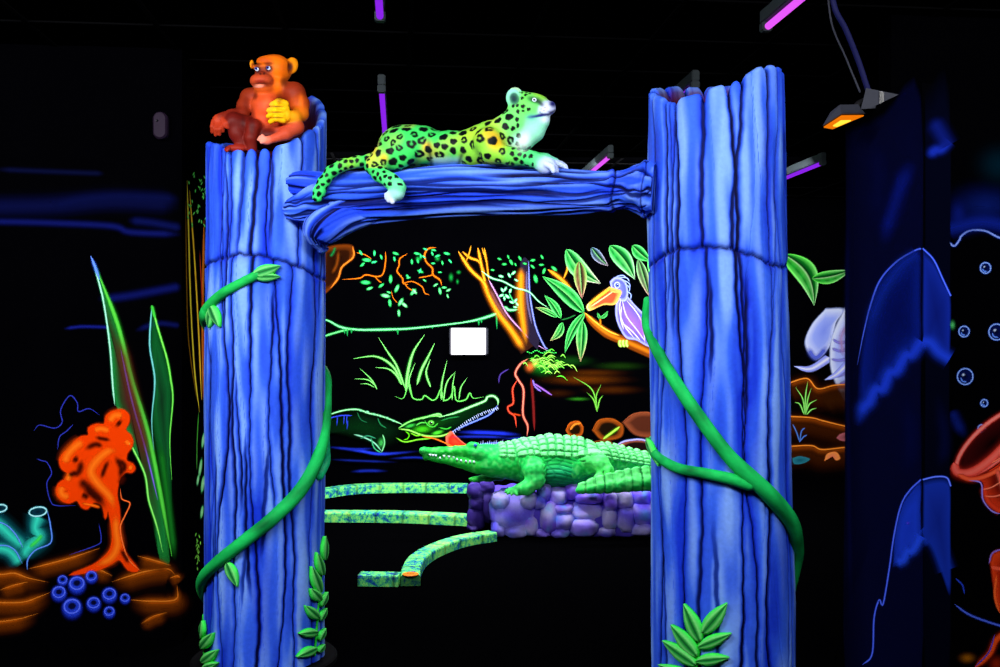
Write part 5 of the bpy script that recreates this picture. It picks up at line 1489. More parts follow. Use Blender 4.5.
# pelican
o = B_((760, 270), (800, 285), (850, 340), (900, 390), (960, 470), (965, 560), (905, 545), (850, 515), (800, 505), (765, 455), (745, 395), (744, 335))
J.fill(o, B_((825, 420))[0], [(0, (150, 100, 220), 1), (.45, (126, 94, 226), 1), (.8, (92, 84, 226), 1), (.96, (170, 176, 255), 1), (1.03, (120, 130, 255), 0)])
J.fill(B_((715, 215), (740, 192), (775, 198), (800, 225), (808, 280), (795, 315), (760, 310), (752, 270), (725, 255)), B_((765, 245))[0], [(0, (110, 116, 245), 1), (.7, (84, 90, 230), 1), (.95, (170, 180, 255), 1), (1.05, (110, 120, 255), 0)])
for p in (((770, 300), (765, 370), (790, 440), (840, 505)), ((800, 310), (850, 370), (880, 430), (895, 530)), ((778, 310), (800, 390), (860, 470), (895, 520)), ((785, 430), (830, 470), (870, 515)), ((775, 340), (770, 400), (785, 460))):
    J.stroke(B_(*p), .8, (190, 170, 255), (230, 220, 255), .8)
J.stroke(B_((870, 390), (885, 450), (880, 500)), 2.6, (190, 110, 215), None, 2, (.2, .2), .6)
for p in (((745, 190), (780, 182), (800, 196)), ((760, 192), (800, 195), (815, 215)), ((780, 205), (812, 222), (818, 245)), ((790, 225), (815, 245), (812, 268)), ((798, 260), (822, 280), (820, 305))):
    J.stroke(B_(*p), .6, (110, 140, 255), (180, 200, 255), .8)
J.stroke(B_((940, 540), (950, 640), (955, 720)), 2.4, (110, 80, 220), None, 1)
o = B_((712, 240), (660, 280), (604, 326), (597, 346), (612, 364), (680, 335), (740, 332), (768, 290), (772, 260)); J.fill(o, B_((695, 300))[0], [(0, (190, 80, 50), 1), (.6, (176, 76, 44), 1), (.94, (255, 190, 90), 1), (1.04, (255, 190, 90), 0)])
J.stroke(B_((716, 250), (660, 290), (612, 330)), 2.2, (255, 150, 20), (255, 200, 60), .5); J.stroke(B_((735, 262), (680, 300), (618, 342)), .7, (255, 220, 150), None, .7); J.stroke(B_((770, 262), (742, 268), (715, 262)), .8, (255, 180, 90), None, .8)
J.stroke(B_((606, 328), (599, 348), (612, 364)), .8, (255, 240, 160), None, .6)
(px, py), = B_((752, 232)); J.dab(px, py, 3.9, 4.3, 0, (170, 180, 255), (220, 224, 255), .3); J.dab(px, py, 2.3, 2.5, 0, (60, 80, 220), (90, 110, 240), .3); J.dab(px + .2, py, 1.1, 1.2, 0, (8, 8, 40), None, .3); J.dab(px + .5, py - .6, .5, .5, 0, (255, 255, 255))
for x in (768, 785, 802):
    J.stroke(B_((x, 512), (x - 4, 530), (x + 4, 550)), 1.3, (150, 200, 60), (225, 255, 140), .4)
J.done('painted_pelican', 'lilac pelican with an orange beak')
# tall grass
for p, w in ((((242, 455), (215, 402), (165, 372), (98, 378)), 1.5), (((250, 465), (226, 400), (200, 360), (172, 316)), 1.3), (((252, 475), (258, 420), (274, 360), (307, 308)), 1.9), (((285, 455), (298, 412), (318, 372), (337, 333)), 1.7), (((240, 455), (225, 427), (200, 408), (163, 404)), 1.2), (((266, 480), (262, 440), (280, 390)), 1.0),
             (((168, 468), (152, 440), (118, 407)), .9), (((165, 458), (140, 440), (102, 437)), .8), (((160, 462), (140, 452), (118, 452)), .6), (((325, 462), (312, 420), (324, 380)), 1.2), (((356, 500), (358, 450), (373, 383)), 1.1), (((362, 505), (372, 450), (398, 415)), .9), (((388, 500), (390, 455), (396, 420)), .8), (((408, 498), (414, 462), (432, 434)), .8)):
    J.stroke(C_(*p), w, (36, 160, 50), (150, 255, 130), .7, (.1, .55))
J.stroke(C_((220, 488), (245, 494), (262, 452), (272, 492), (298, 498), (308, 486), (330, 500), (344, 492), (355, 468), (364, 500), (384, 490), (394, 458), (400, 500), (428, 498), (440, 478), (450, 494), (482, 490)), .75, (40, 170, 50), (130, 250, 110), .8)
J.done('painted_grass', 'tall green grass above the painted crocodile')
# painted crocodile
o = C_((-30, 560), (60, 535), (110, 527), (170, 545), (240, 570), (260, 600), (200, 640), (120, 620), (40, 600), (-30, 600)); J.fill(o, C_((130, 580))[0], [(0, (4, 40, 14), .9), (.6, (4, 26, 10), .9), (1, (4, 18, 8), 0)])
o = C_((228, 582), (270, 560), (330, 545), (400, 534), (455, 514), (492, 494), (520, 500), (518, 520), (465, 556), (385, 592), (345, 606), (280, 600)); J.fill(o, C_((345, 565))[0], [(0, (8, 60, 10), .95), (.4, (5, 36, 10), .95), (.9, (2, 14, 6), .95), (1.02, (2, 12, 6), 0)])
J.dab(*C_((300, 585))[0], 17, 7, -5, (30, 150, 16), (70, 220, 30), .9, .8); J.dab(*C_((345, 595))[0], 10, 3.6, -15, (40, 190, 30), (90, 240, 60), .8, .8); J.dab(*C_((265, 575))[0], 9, 3, -15, (40, 190, 60), (70, 220, 80), .8, .7)
for p, w, c, k in ((((-20, 560), (60, 532), (110, 527), (140, 537), (175, 545), (212, 558), (245, 572)), .9, (70, 200, 90), (180, 255, 200)), (((230, 582), (270, 560), (330, 546), (362, 548)), 1.0, (50, 210, 60), (160, 255, 130)), (((300, 555), (325, 545), (350, 540), (360, 548)), .9, (60, 220, 80), (170, 255, 150)),
                   (((350, 550), (400, 536), (450, 516), (484, 502), (492, 490), (510, 488), (522, 500), (522, 514)), 1.3, (50, 200, 70), (190, 255, 190)), (((522, 514), (500, 540), (468, 556), (430, 572), (384, 593)), .9, (40, 70, 230), (140, 170, 255)),
                   (((232, 584), (262, 588), (300, 602), (342, 606), (372, 600), (386, 590)), 1.0, (60, 210, 40), (190, 255, 120)), (((224, 610), (250, 622), (290, 615), (330, 612)), .8, (60, 180, 20), (150, 240, 60)), (((100, 600), (128, 608), (160, 625), (182, 650)), .9, (60, 160, 120), (160, 230, 200)), (((185, 600), (190, 625), (182, 652)), .8, (60, 190, 90), (160, 240, 180)), (((20, 555), (60, 545), (95, 545)), .6, (50, 70, 230), None)):
    J.stroke(C_(*p), w, c, k, .8)
for x, y in ((120, 530), (140, 534), (160, 541), (178, 546), (198, 552), (216, 560)):
    J.dab(*C_((x, y))[0], 3.0, 1.5, 20, (60, 190, 120), (170, 250, 200), .6)
for p, w, c in ((((250, 590), (262, 600), (258, 612), (246, 616)), .6, (90, 210, 20)), (((266, 596), (285, 604), (300, 600)), .6, (120, 220, 40)), (((308, 560), (318, 574), (334, 578), (348, 566)), .6, (70, 210, 60)), (((282, 574), (296, 566), (312, 566)), .6, (90, 220, 80)), (((355, 560), (380, 552), (410, 548)), .6, (30, 130, 60)), (((350, 580), (372, 584), (386, 578)), .6, (60, 200, 60)),
                (((170, 552), (178, 570), (196, 582)), .6, (30, 120, 70)), (((110, 535), (120, 556), (140, 566)), .5, (24, 100, 60)), (((150, 610), (160, 640), (182, 655)), .6, (60, 180, 120)), (((120, 612), (140, 604), (165, 612)), .6, (50, 150, 110))):
    J.stroke(C_(*p), w, c, None, .9)
J.dab(*C_((180, 625))[0], 6, 9, 10, (30, 140, 60), (70, 200, 90), .9, .7)
J.dab(*C_((326, 566))[0], 4.4, 3.4, -10, (70, 210, 50), (150, 255, 110), .5); J.dab(*C_((326, 567))[0], 2.2, 2.0, 0, (8, 30, 10), None, .4); J.dab(*C_((328, 565))[0], .7, .7, 0, (240, 255, 230), None, .4)
for x, y in ((52, 550), (72, 545), (80, 545), (82, 560)):
    J.stroke(C_((x, y), (x - 2, y + 26)), .5, (40, 60, 200), None, 1, (0, .5))
o = C_((368, 606), (384, 590), (398, 602), (420, 622), (440, 640), (400, 645), (372, 632)); J.fill(o, np.mean(o, 0), [(0, (255, 70, 40), 1), (.6, (230, 40, 24), 1), (.9, (255, 120, 90), 1), (1.05, (200, 40, 20), 0)])
J.stroke(C_((300, 606), (335, 612), (370, 626), (400, 640)), .8, (220, 80, 10), (255, 140, 40), .8)
J.stroke(C_((440, 640), (470, 630), (520, 625), (550, 632)), .9, (40, 60, 220), (110, 140, 255), .8)
J.done('painted_crocodile', 'painted crocodile with open jaws')
for k in range(24):
    t = k / 23
    p = np.array(C_((520 - 130 * t, 520 + 70 * t - 10 * math.sin(PI * t)))[0])
    J.stroke([p, p + (1.2 + .8 * (k % 2), 2.6 + 1.0 * ((k * 7) % 3) / 2)], .55, (120, 150, 255), (225, 235, 255), .6, (0, .7), n=6)
J.done('painted_teeth', 'pale blue teeth of the painted upper jaw')
for k in range(14):
    p = np.array((478 + k * 2.2, 445 - .1 * k)); J.stroke([p, p + (.4, -3 - (k % 3))], .55, (110, 140, 255), (215, 225, 255), .6, (0, .7), n=6)
J.done('painted_teeth', 'short row of pale teeth behind the statue')
for p, w, c in ((((60, 200), (120, 207), (180, 216), (290, 208)), .9, (36, 60, 230)), (((20, 195), (100, 202), (160, 200)), .8, (24, 40, 170)), (((90, 268), (140, 265), (200, 266)), .9, (20, 36, 150)), (((200, 230), (280, 226), (330, 232)), .7, (20, 36, 150)), (((400, 152), (500, 154), (590, 160)), 1.2, (30, 50, 220)), (((380, 166), (470, 165), (560, 168)), .8, (24, 40, 170)),
                (((30, 232), (120, 236), (230, 240)), .7, (16, 30, 120)), (((530, 172), (600, 170), (680, 176)), .8, (24, 40, 160)), (((440, 285), (480, 280), (500, 276)), .6, (20, 30, 110))):
    J.stroke(W_(*p), w, c, None, 1.4, (.3, .3))
    J.done('painted_ripple')
# right of the arch: leaves, elephant, terraces
for b, t, w, bend in (((5, 40), (90, 182), 33, -.16), ((84, 108), (190, 84), 19, .06)):
    (bx_, by_), (tx_, ty_) = D_(b, t); J.leaf((bx_, by_), (tx_, ty_), w / 2.775, bend, (110, 255, 90), (20, 150, 40), (200, 255, 180), (200, 255, 190)); J.done('painted_leaf')
o = D_((122, 190), (172, 192), (150, 230), (136, 290), (96, 332), (64, 290), (82, 236)); J.fill(o, np.mean(o, 0), [(0, (126, 146, 244), 1), (.55, (150, 168, 250), 1), (.93, (210, 220, 255), 1), (1.04, (150, 170, 255), 0)])
J.stroke(D_((70, 295), (95, 326), (130, 290)), 2.2, (70, 90, 220), None, 2, (.2, .2), .8)
o = D_((172, 192), (240, 170), (300, 260), (280, 400), (210, 470), (178, 448), (150, 400), (134, 345), (138, 270)); J.fill(o, D_((195, 320))[0], [(0, (124, 140, 236), 1), (.7, (170, 184, 252), 1), (.95, (220, 228, 255), 1), (1.04, (150, 170, 255), 0)])
for p in (((140, 275), (160, 285), (185, 280)), ((138, 300), (160, 308), (185, 302)), ((136, 330), (160, 334), (185, 328)), ((160, 400), (172, 395), (188, 390)), ((150, 380), (170, 372), (188, 365))):
    J.stroke(D_(*p), 0.9, (130, 124, 224), None, 1.6)
J.stroke(D_((185, 230), (165, 270), (172, 330)), 2.2, (200, 150, 190), None, 2, (.2, .2), .5)
J.stroke(D_((34, 350), (80, 357), (132, 326)), [.9, 2.6, 3.4], (150, 160, 255), (235, 238, 255), .3, (.2, .05)); J.stroke(D_((118, 388), (152, 372), (192, 334)), [.8, 2.4, 3.4], (150, 160, 255), (235, 238, 255), .3, (.2, .0))
J.done('painted_elephant', 'pale elephant with two tusks, partly hidden')
for p, al in ((((20, 396), (70, 384), (100, 412), (150, 402), (240, 398)), 1), (((10, 488), (80, 492), (112, 500), (160, 512), (240, 530)), 1), (((10, 572), (80, 569), (112, 580), (180, 574), (240, 578)), 1)):
    q = np.array(D_(*p)); J.stroke(q + (0, 9), 8, (64, 25, 3), None, 2, (.05, 0), .8); J.stroke(q + (0, 2), 2.2, (140, 60, 6), None, 2, (.05, 0), .8); J.stroke(q, .8, (230, 110, 14), (255, 160, 60), .8, (.05, 0))
J.stroke(D_((110, 460), (150, 440), (200, 450)), 8, (60, 26, 4), None, 2, (.2, .2), .7)
J.done('painted_ground', 'brown terraces with orange rims under the elephant')
for p in (((64, 482), (58, 440), (38, 408)), ((64, 482), (66, 430), (72, 392)), ((66, 482), (76, 455), (98, 442)), ((66, 484), (72, 440), (82, 410)), ((62, 484), (50, 455), (36, 450)), ((68, 484), (82, 470), (96, 466))):
    J.stroke(D_(*p), 1.0, (50, 180, 40), (170, 255, 130), .6, (.05, .5))
J.done('painted_grass', 'bright green tuft under the elephant')
o = D_((117, 612), (125, 592), (150, 586), (162, 604), (150, 610), (140, 600), (128, 606)); J.fill(o, np.mean(o, 0), [(0, (240, 120, 90), 1), (.9, (255, 150, 70), 1), (1.06, (255, 120, 60), 0)]); J.done('painted_shell', 'orange curled shell')
o = D_((150, 548), (165, 535), (200, 532), (200, 556), (165, 556)); J.fill(o, np.mean(o, 0), [(0, (120, 60, 70), .9), (.9, (190, 100, 110), .9), (1.06, (150, 70, 80), 0)]); J.done('painted_rock')
o = D_((28, 604), (50, 598), (78, 606), (60, 618), (34, 620)); J.fill(o, np.mean(o, 0), [(0, (20, 90, 110), .9), (.9, (40, 130, 150), .9), (1.06, (30, 100, 120), 0)]); J.done('painted_rock')
for p in (((50, 560), (40, 530), (30, 510)), ((50, 560), (54, 530), (64, 520)), ((48, 560), (60, 545), (70, 540))): J.stroke(D_(*p), .8, (40, 80, 180), (90, 140, 230), .8)
J.done('painted_grass', 'small blue tuft')

# ------------------------------------------------------------------ strip of jungle on the side wall behind the left post
S = Mural('jungle_strip_painting', 'narrow strip of yellow stems and green leaves just left of the monkey post', (XL, 6, 0), (1, 0, 0), (XL, 6.5, 0.05), ((XL + 0.0006, YL + 0.02, 0.03), (XL + 0.0025, 9.5, 2.5)))
for p, w, c, k in ((((186.5, 180), (188, 230), (190, 300), (194, 370), (199, 412)), .9, (200, 170, 20), (255, 230, 70)), (((189, 190), (194, 260), (198, 330), (201, 400)), .9, (230, 160, 10), (255, 220, 60)), (((185, 200), (186, 280), (188, 340), (196, 400)), .6, (130, 90, 10), None), (((203.5, 220), (202, 310), (202.5, 400)), 1.4, (170, 80, 10), (220, 120, 30)), (((199, 250), (203, 330), (204, 400)), .7, (190, 60, 30), None),
                   (((206, 300), (206, 400)), 1.6, (140, 50, 20), None), (((198, 412), (196.5, 440), (196, 470)), .5, (80, 180, 60), None)):
    S.stroke(p, w * .9, c, k, .8)
S.done('painted_stems', 'yellow and orange stems')
r = random.Random(3)
for k in range(34):
    S.dab(r.uniform(187, 206), r.uniform(172, 226), .9, 2.6, r.uniform(-40, 40), (40, 190, 60), (150, 255, 130), .4)
for k in range(18):
    S.dab(r.uniform(194, 199), r.uniform(532, 576), .6, 2.6, r.uniform(-40, 40), (90, 190, 50), (180, 255, 110), .4)
S.done('painted_leaves', 'small green leaves')
for x, y, a, b in ((201.5, 440, 2.2, 11), (198.5, 468, 2.0, 13), (201, 484, 2.4, 12), (196, 480, 1.6, 8), (200, 512, 2, 9)):
    S.dab(x, y, a, b, 8, (60, 210, 110), (200, 255, 190), .5)
S.done('painted_flowers', 'pale green petals')

# ------------------------------------------------------------------ undersea painting beside the left post
U = Mural('undersea_painting', 'undersea painting with orange coral and tall kelp on the wall at far left', (0, YL, 0), (0, -1, 0), (-2.2, YL, 0.05), ((-4.4, YL - 0.0025, 0.03), (XL - 0.02, YL - 0.0006, 2.5)))
E_ = zoomed(40, 380, 3.335); F_ = zoomed(0, 480, 4.17); H_ = zoomed(0, 80, 2.668)
for p, w, c, al in ((((-420, 345), (-200, 342), (0, 338), (150, 334), (300, 322), (480, 330)), 7, (8, 12, 56), .8), (((140, 345), (170, 330), (230, 318), (330, 312), (480, 318)), 4, (8, 13, 60), .7), (((-420, 384), (-200, 378), (0, 378), (150, 382), (300, 390), (350, 406), (484, 412)), 2.4, (12, 18, 86), .9), (((340, 375), (400, 380), (484, 395)), 3, (10, 16, 74), .8), (((-20, 238), (100, 243), (280, 250)), 2, (8, 12, 46), .8),
                    (((260, 585), (330, 578), (400, 566), (484, 550)), 3, (11, 17, 84), .9), (((170, 664), (220, 658), (300, 660)), 1.2, (18, 26, 120), .9), (((360, 670), (420, 650), (480, 655)), 2, (12, 18, 80), .7)):
    U.stroke(H_(*p), w, c, None, 2.0, (.2, .05), al)
    U.done('painted_current')
# kelp
kelp1 = [(91, 257), (98, 268), (110, 300), (122, 335), (134, 385), (148, 432), (160, 490), (170, 560), (160, 560), (156, 528), (148, 490), (134, 448), (122, 420), (114, 396), (110, 345), (103, 300)]
U.fill(kelp1, (128, 400), [(0, (70, 26, 30), .95), (.5, (40, 60, 26), .95), (.85, (20, 120, 50), .95), (1, (40, 170, 70), .2)], 4)
U.stroke([(98, 272), (118, 325), (132, 380), (148, 432), (160, 490), (172, 556)], 2.2, (30, 140, 30), (90, 220, 70), 1.2); U.stroke([(93, 262), (103, 298), (110, 345), (113, 385), (115, 405)], 1.2, (60, 190, 130), (190, 255, 230), .7); U.stroke([(132, 446), (145, 474), (149, 500), (157, 526), (163, 552)], 1.3, (40, 200, 50), (160, 255, 120), .7, (.02, .3))
U.stroke([(91, 256), (95, 266), (100, 280)], 1.8, (50, 90, 230), (110, 160, 255), .8, (.4, .3)); U.stroke([(121, 350), (132, 400), (146, 450), (158, 500)], 1.0, (80, 60, 170), (130, 110, 220), .8); U.stroke([(118, 330), (134, 400), (150, 470)], 4.5, (110, 44, 30), None, 2, (.2, .2), .6)
U.done('painted_kelp', 'tall green kelp blade with a reddish middle')
kelp2 = [(152, 304), (158, 325), (167, 360), (172, 385), (171, 430), (172, 480), (172, 550), (168, 520), (160, 470), (152, 420), (154, 385), (150, 350)]
U.fill(kelp2, (162, 400), [(0, (14, 50, 26), .9), (.6, (14, 90, 40), .9), (1, (20, 120, 50), .1)], 4)
U.stroke([(153, 308), (158, 328), (167, 358), (171, 380), (173, 400), (170, 440), (172, 480)], 1.2, (50, 190, 40), (140, 255, 100), .8, (.1, .5)); U.stroke([(152, 306), (150, 345), (155, 380), (152, 420), (154, 450)], 1.0, (50, 140, 150), (130, 230, 220), .8, (.1, .5)); U.stroke([(152, 305), (155, 318)], 1.6, (60, 200, 60), None, .8)
U.stroke([(160, 440), (168, 500), (175, 560)], 2.2, (20, 110, 30), None, 1.4)
U.done('painted_kelp', 'shorter kelp blade near the wall edge')
# blue outline plants
for p in (((-20, 170), (0, 150), (50, 160), (75, 140), (70, 100), (100, 52), (125, 75), (130, 105), (165, 95), (202, 118)), ((60, 232), (66, 190), (90, 170), (112, 148)), ((-10, 262), (5, 268), (25, 275), (40, 310), (24, 345), (35, 400), (55, 418), (120, 418)), ((198, 480), (205, 530), (190, 550), (100, 582))):
    U.stroke(E_(*p), .55, (30, 36, 130), (50, 60, 190), 1)
U.done('painted_outline', 'thin dark blue outlines')
# rocks under the coral
for p, w in ((((-260, 420), (-120, 385), (0, 395), (60, 390), (120, 410), (205, 428)), 1), (((-300, 525), (-150, 505), (0, 512), (100, 510), (160, 490), (215, 468)), 1), (((-200, 620), (-60, 596), (0, 592), (80, 580), (160, 558)), .8), (((120, 372), (200, 352), (300, 325), (420, 285)), .8), (((470, 425), (540, 402), (620, 380), (700, 372), (730, 395)), 1), (((575, 318), (640, 335), (715, 357)), .7), (((540, 500), (640, 506), (735, 498), (740, 440)), 1), (((590, 600), (640, 570), (700, 552)), .6), (((710, 410), (740, 400), (752, 410)), .7),
             (((0, 460), (60, 440), (120, 425)), .7), (((330, 380), (400, 370), (470, 400)), .7)):
    q = np.array(F_(*p)); U.stroke(q + (0, 4), 6.5 * w, (112, 48, 4), None, 2, (.25, .25), .8); U.stroke(q, 2.2 * w, (170, 76, 6), None, 1.5, (.3, .3), .9); U.stroke(q - (0, .6), .7 * w, (220, 106, 14), (250, 150, 50), .9, (.3, .3), .7)
U.done('painted_rocks', 'orange rimmed rocks on the sea bed')
# orange coral tree
CO, CH_ = (255, 84, 4), (255, 116, 20)
for p, w in ((((262, 540), (285, 590), (335, 636)), 2.4),):
    U.stroke(E_(*p), w, (150, 34, 6), None, 1)
co_ = E_((240, 105), (275, 98), (297, 115), (298, 140), (286, 165), (304, 184), (311, 205), (305, 226), (292, 243), (290, 268), (308, 278), (318, 293), (308, 307), (288, 306), (272, 322), (262, 348), (258, 385), (266, 430), (269, 500), (275, 542), (292, 582), (330, 633), (296, 632), (268, 598), (238, 612), (190, 634), (100, 648), (178, 616), (224, 580), (240, 550), (243, 510), (236, 462), (228, 436),
         (220, 462), (214, 430), (204, 412), (180, 407), (160, 428), (140, 421), (125, 400), (100, 409), (74, 400), (57, 375), (64, 345), (90, 326), (95, 310), (75, 295), (67, 265), (84, 240), (105, 230), (115, 206), (140, 188), (164, 184), (164, 160), (190, 147), (216, 147), (222, 120))
U.poly(co_, (236, 60, 2), 2.2)
for p, w in ((((232, 140), (250, 118), (278, 118)), 3.2), (((182, 168), (205, 162), (235, 170)), 2.6), (((288, 200), (298, 215)), 2), (((150, 202), (118, 222), (92, 252), (86, 280)), 3.6), (((76, 352), (74, 378), (100, 392)), 3.4), (((104, 310), (92, 336)), 2.4),
             (((262, 236), (228, 238), (190, 270), (172, 306), (196, 346), (236, 390), (252, 440)), [2.6, 3.4, 4, 4, 4, 3.4, 3]), (((254, 440), (256, 500), (260, 552), (236, 594), (180, 622)), [3, 3.2, 3.6, 3.6, 2]), (((298, 288), (310, 294)), 2.2), (((140, 410), (176, 416), (204, 424)), 1)):
    U.stroke(E_(*p), w, CO, CH_, 1.5, (.15, .15))
U.stroke(E_((270, 360), (275, 395), (302, 410), (286, 450), (270, 490), (280, 550), (300, 600), (338, 636)), .8, (220, 60, 10), (255, 130, 60), .8)
for p, w in ((((150, 232), (186, 214), (214, 222)), 2.2), (((232, 262), (216, 300), (206, 330)), 1.8), (((258, 138), (272, 150)), 3), (((112, 258), (130, 270)), 2.6), (((140, 378), (166, 392)), 2.6), (((160, 350), (172, 376), (210, 400)), 2.2), (((250, 250), (272, 290), (268, 330)), 2.2), (((184, 190), (240, 200)), 1.6), (((284, 316), (266, 350)), 2.4), (((96, 318), (126, 306)), 2), (((128, 330), (152, 348), (192, 388), (226, 432)), 3.6), (((140, 262), (134, 300), (112, 322)), 2.6), (((262, 262), (284, 284), (276, 312)), 2), (((270, 560), (300, 612)), 1.6)):
    U.stroke(E_(*p), w, (60, 10, 2), None, 2, (.25, .25), .9)
U.dab(*E_((301, 212))[0], 1.6, 2.6, 0, (255, 190, 60), None, 1, .6)
U.done('painted_coral', 'bright orange tree-like coral')
# teal tube coral
TE, TC = (16, 120, 130), (60, 230, 200)
for p, w in ((((165, 148), (150, 198), (166, 236), (118, 282), (96, 330)), [4.6, 3.2, 4.8, 4.6, 3]), (((-60, 150), (0, 185), (50, 232), (104, 282)), 4.2), (((-60, 290), (0, 282), (50, 300), (90, 352)), 3.6)):
    U.stroke(F_(*p), np.array(w) * 1.35, (14, 110, 124), (50, 220, 190), 1.5, (.02, .1))
for p in (((202, 128), (214, 188), (216, 258), (152, 290), (120, 330), (118, 374)), ((-40, 170), (20, 180), (66, 220), (100, 280)), ((-40, 282), (20, 270), (66, 290), (96, 345))):
    U.stroke(F_(*p), .8, (40, 80, 230), (110, 170, 255), .9)
U.stroke(F_((180, 225), (160, 250), (126, 280)), 1.6, (60, 230, 90), None, 2)
for x, y, a, b in ((162, 130, 9.5, 5.0), (6, 116, 7, 4)):
    (px, py), = F_((x, y)); U.dab(px, py, a, b, -8, (10, 60, 80), (6, 24, 40), .5); U.ring(px, py, a * .92, b * .9, -8, 1.1, (60, 200, 220), (200, 250, 255), .6)
U.done('painted_coral', 'teal tube coral at the left edge')
for x, y, q in ((265, 415, 28), (385, 400, 32), (250, 468, 40), (325, 432, 46), (460, 475, 40), (525, 490, 27), (395, 512, 38), (305, 528, 52), (460, 546, 31)):
    (px, py), = F_((x, y)); q /= 4.17
    U.dab(px, py + q * .12, q * 1.05, q * 1.1, 0, (14, 24, 120), (24, 46, 190), .4); U.dab(px, py, q * .95, q * .95, 0, (26, 50, 190), (34, 62, 215), .3); U.ring(px, py - q * .1, q * .62, q * .54, -10, q * .09, (50, 76, 235), (90, 116, 255), .9); U.dab(px, py - q * .12, q * .48, q * .4, -10, (8, 10, 50), None, .6)
    U.done('painted_sponge')

# ------------------------------------------------------------------ rocks painted on the partition's end
M_ = zoomed(780, 340, 2.041); N_ = zoomed(780, 60, 2.223)
K = Mural('rock_painting', 'dark blue rock shapes painted round the corner of the partition at right', (PX0, 3.7, 0), (-1, 0, 0), (PX0, 3.7, 0.05))
def two_faces(fn):
    """the same airbrush pass on both faces of the corner, cut where the edge runs"""
    fn(K, 'side'); K.done('painted_rock')
    K.p0, K.n = np.array((1.9, PY0, 0.0)), np.array((0, -1.0, 0)); fn(K, 'front'); K.done('painted_rock')
BL = (24, 56, 200)
CX = 922
def rocks(K, face):
    if face == 'side':
        K.fill([(846, 130), (884, 112), (CX, 94), (CX, 400), (CX, 690), (884, 690), (846, 690), (846, 400)], (884, 400), [(0, (5, 7, 38), .9), (.9, (5, 7, 38), .9), (.97, (5, 7, 38), .8), (1, (5, 7, 38), 0)], 4)
        o = [(858, 428), (858, 385), (862, 345), (872, 303), (881, 280), (897, 262), (915, 251), (CX, 248.5), (CX, 300), (CX, 342), (910, 352), (895, 370), (882, 385), (870, 402)]
        K.fill(o, (898, 315), [(0, (5, 14, 80), .9), (.5, (6, 18, 92), .9), (.85, (10, 28, 124), .8), (1, (14, 34, 140), 0)], 4)
        K.stroke([(858, 365), (865, 330), (872, 303), (881, 280), (897, 262), (915, 251), (CX, 248.5)], 1.0, (30, 60, 210), (90, 120, 255), .9, (.3, 0))
        K.stroke([(858, 426), (864, 408), (870, 402), (876, 390), (884, 388), (890, 374), (898, 370), (906, 356), (913, 354), (CX, 341)], 5, (26, 58, 206), None, 2, (.1, 0), .95); K.stroke([(866, 340), (880, 300), (900, 268), (918, 254)], 5, (14, 36, 140), None, 2, (.2, 0), .8)
        o = [(893, 568), (895, 535), (902, 505), (911, 490), (CX, 480), (CX, 510), (CX, 542), (913, 556), (903, 566)]
        K.fill(o, (911, 528), [(0, (22, 52, 186), .95), (.5, (24, 56, 194), .95), (.85, (22, 52, 180), .8), (1, (20, 50, 180), 0)], 4)
        K.stroke([(863, 665), (873, 654), (875, 618), (880, 600), (884, 604), (890, 570), (895, 535), (902, 505), (911, 490), (CX, 479.5)], .9, (30, 56, 220), (90, 120, 255), .9, (.05, 0))
        K.stroke([(884, 248), (890, 220), (904, 180), (916, 160)], 6, (10, 22, 110), None, 2, (.3, .3), .8); K.stroke([(850, 180), (848, 320), (850, 500), (852, 640)], 2.2, (8, 12, 60), None, 2, (.2, .2), .8)
        K.stroke([(905, 380), (912, 440), (906, 480)], 7, (5, 10, 56), None, 2, (.3, .3), .7); K.stroke([(874, 130), (880, 180), (872, 240)], 9, (6, 10, 54), None, 2, (.3, .3), .7); K.stroke([(896, 562), (904, 560), (908, 552), (914, 550), (CX, 536)], 4, (34, 76, 235), None, 2, (.1, 0), .9); K.dab(909, 523, 3, 2.4, 0, (70, 60, 220), None, .9, .8)
    else:
        K.fill([(924, 90), (949, 90), (949, 400), (949, 690), (924, 690), (924, 400)], (936, 400), [(0, (2, 3, 16), .9), (.9, (2, 3, 16), .9), (1, (2, 3, 16), 0)], 4)
        o = [(CX, 248.5), (933, 260), (942, 279), (950, 295), (950, 340), (948, 362), (938, 354), (930, 343), (CX, 342)]
        K.fill(o, (936, 315), [(0, (8, 20, 100), .9), (.5, (10, 26, 116), .9), (.85, (14, 34, 140), .8), (1, (16, 40, 150), 0)], 4)
        K.stroke([(CX, 341), (930, 343), (938, 352), (949, 359)], 5, (22, 52, 190), None, 2, (0, 0), .9); K.stroke([(CX, 528), (930, 536), (938, 548), (946, 570)], 5, (24, 58, 200), None, 2, (0, 0), .9)
        K.stroke([(CX, 248.5), (933, 260), (942, 279), (950, 296)], .9, (30, 60, 210), (80, 110, 250), .9, (0, 0))
        o = [(CX, 480), (935, 477), (946, 478), (950, 488), (950, 530), (950, 594), (942, 578), (934, 556), (928, 546), (CX, 541)]
        K.fill(o, (938, 520), [(0, (12, 30, 124), .95), (.5, (15, 36, 138), .95), (.85, (18, 44, 160), .8), (1, (20, 50, 170), 0)], 4)
        K.stroke([(CX, 479.5), (935, 476.5), (946, 477.5), (950, 486)], .9, (40, 70, 230), (100, 130, 255), .9, (0, 0))
        K.stroke([(926, 158), (934, 151), (941, 149), (948, 141)], 3.2, (16, 36, 150), None, 1.5, (.2, 0), .9); K.stroke([(930, 118), (938, 130), (947, 146)], 6, (10, 22, 104), None, 2, (.3, .0), .7)
        K.stroke([(936, 390), (944, 440), (938, 470)], 5, (4, 8, 46), None, 2, (.3, .3), .6)
two_faces(rocks)

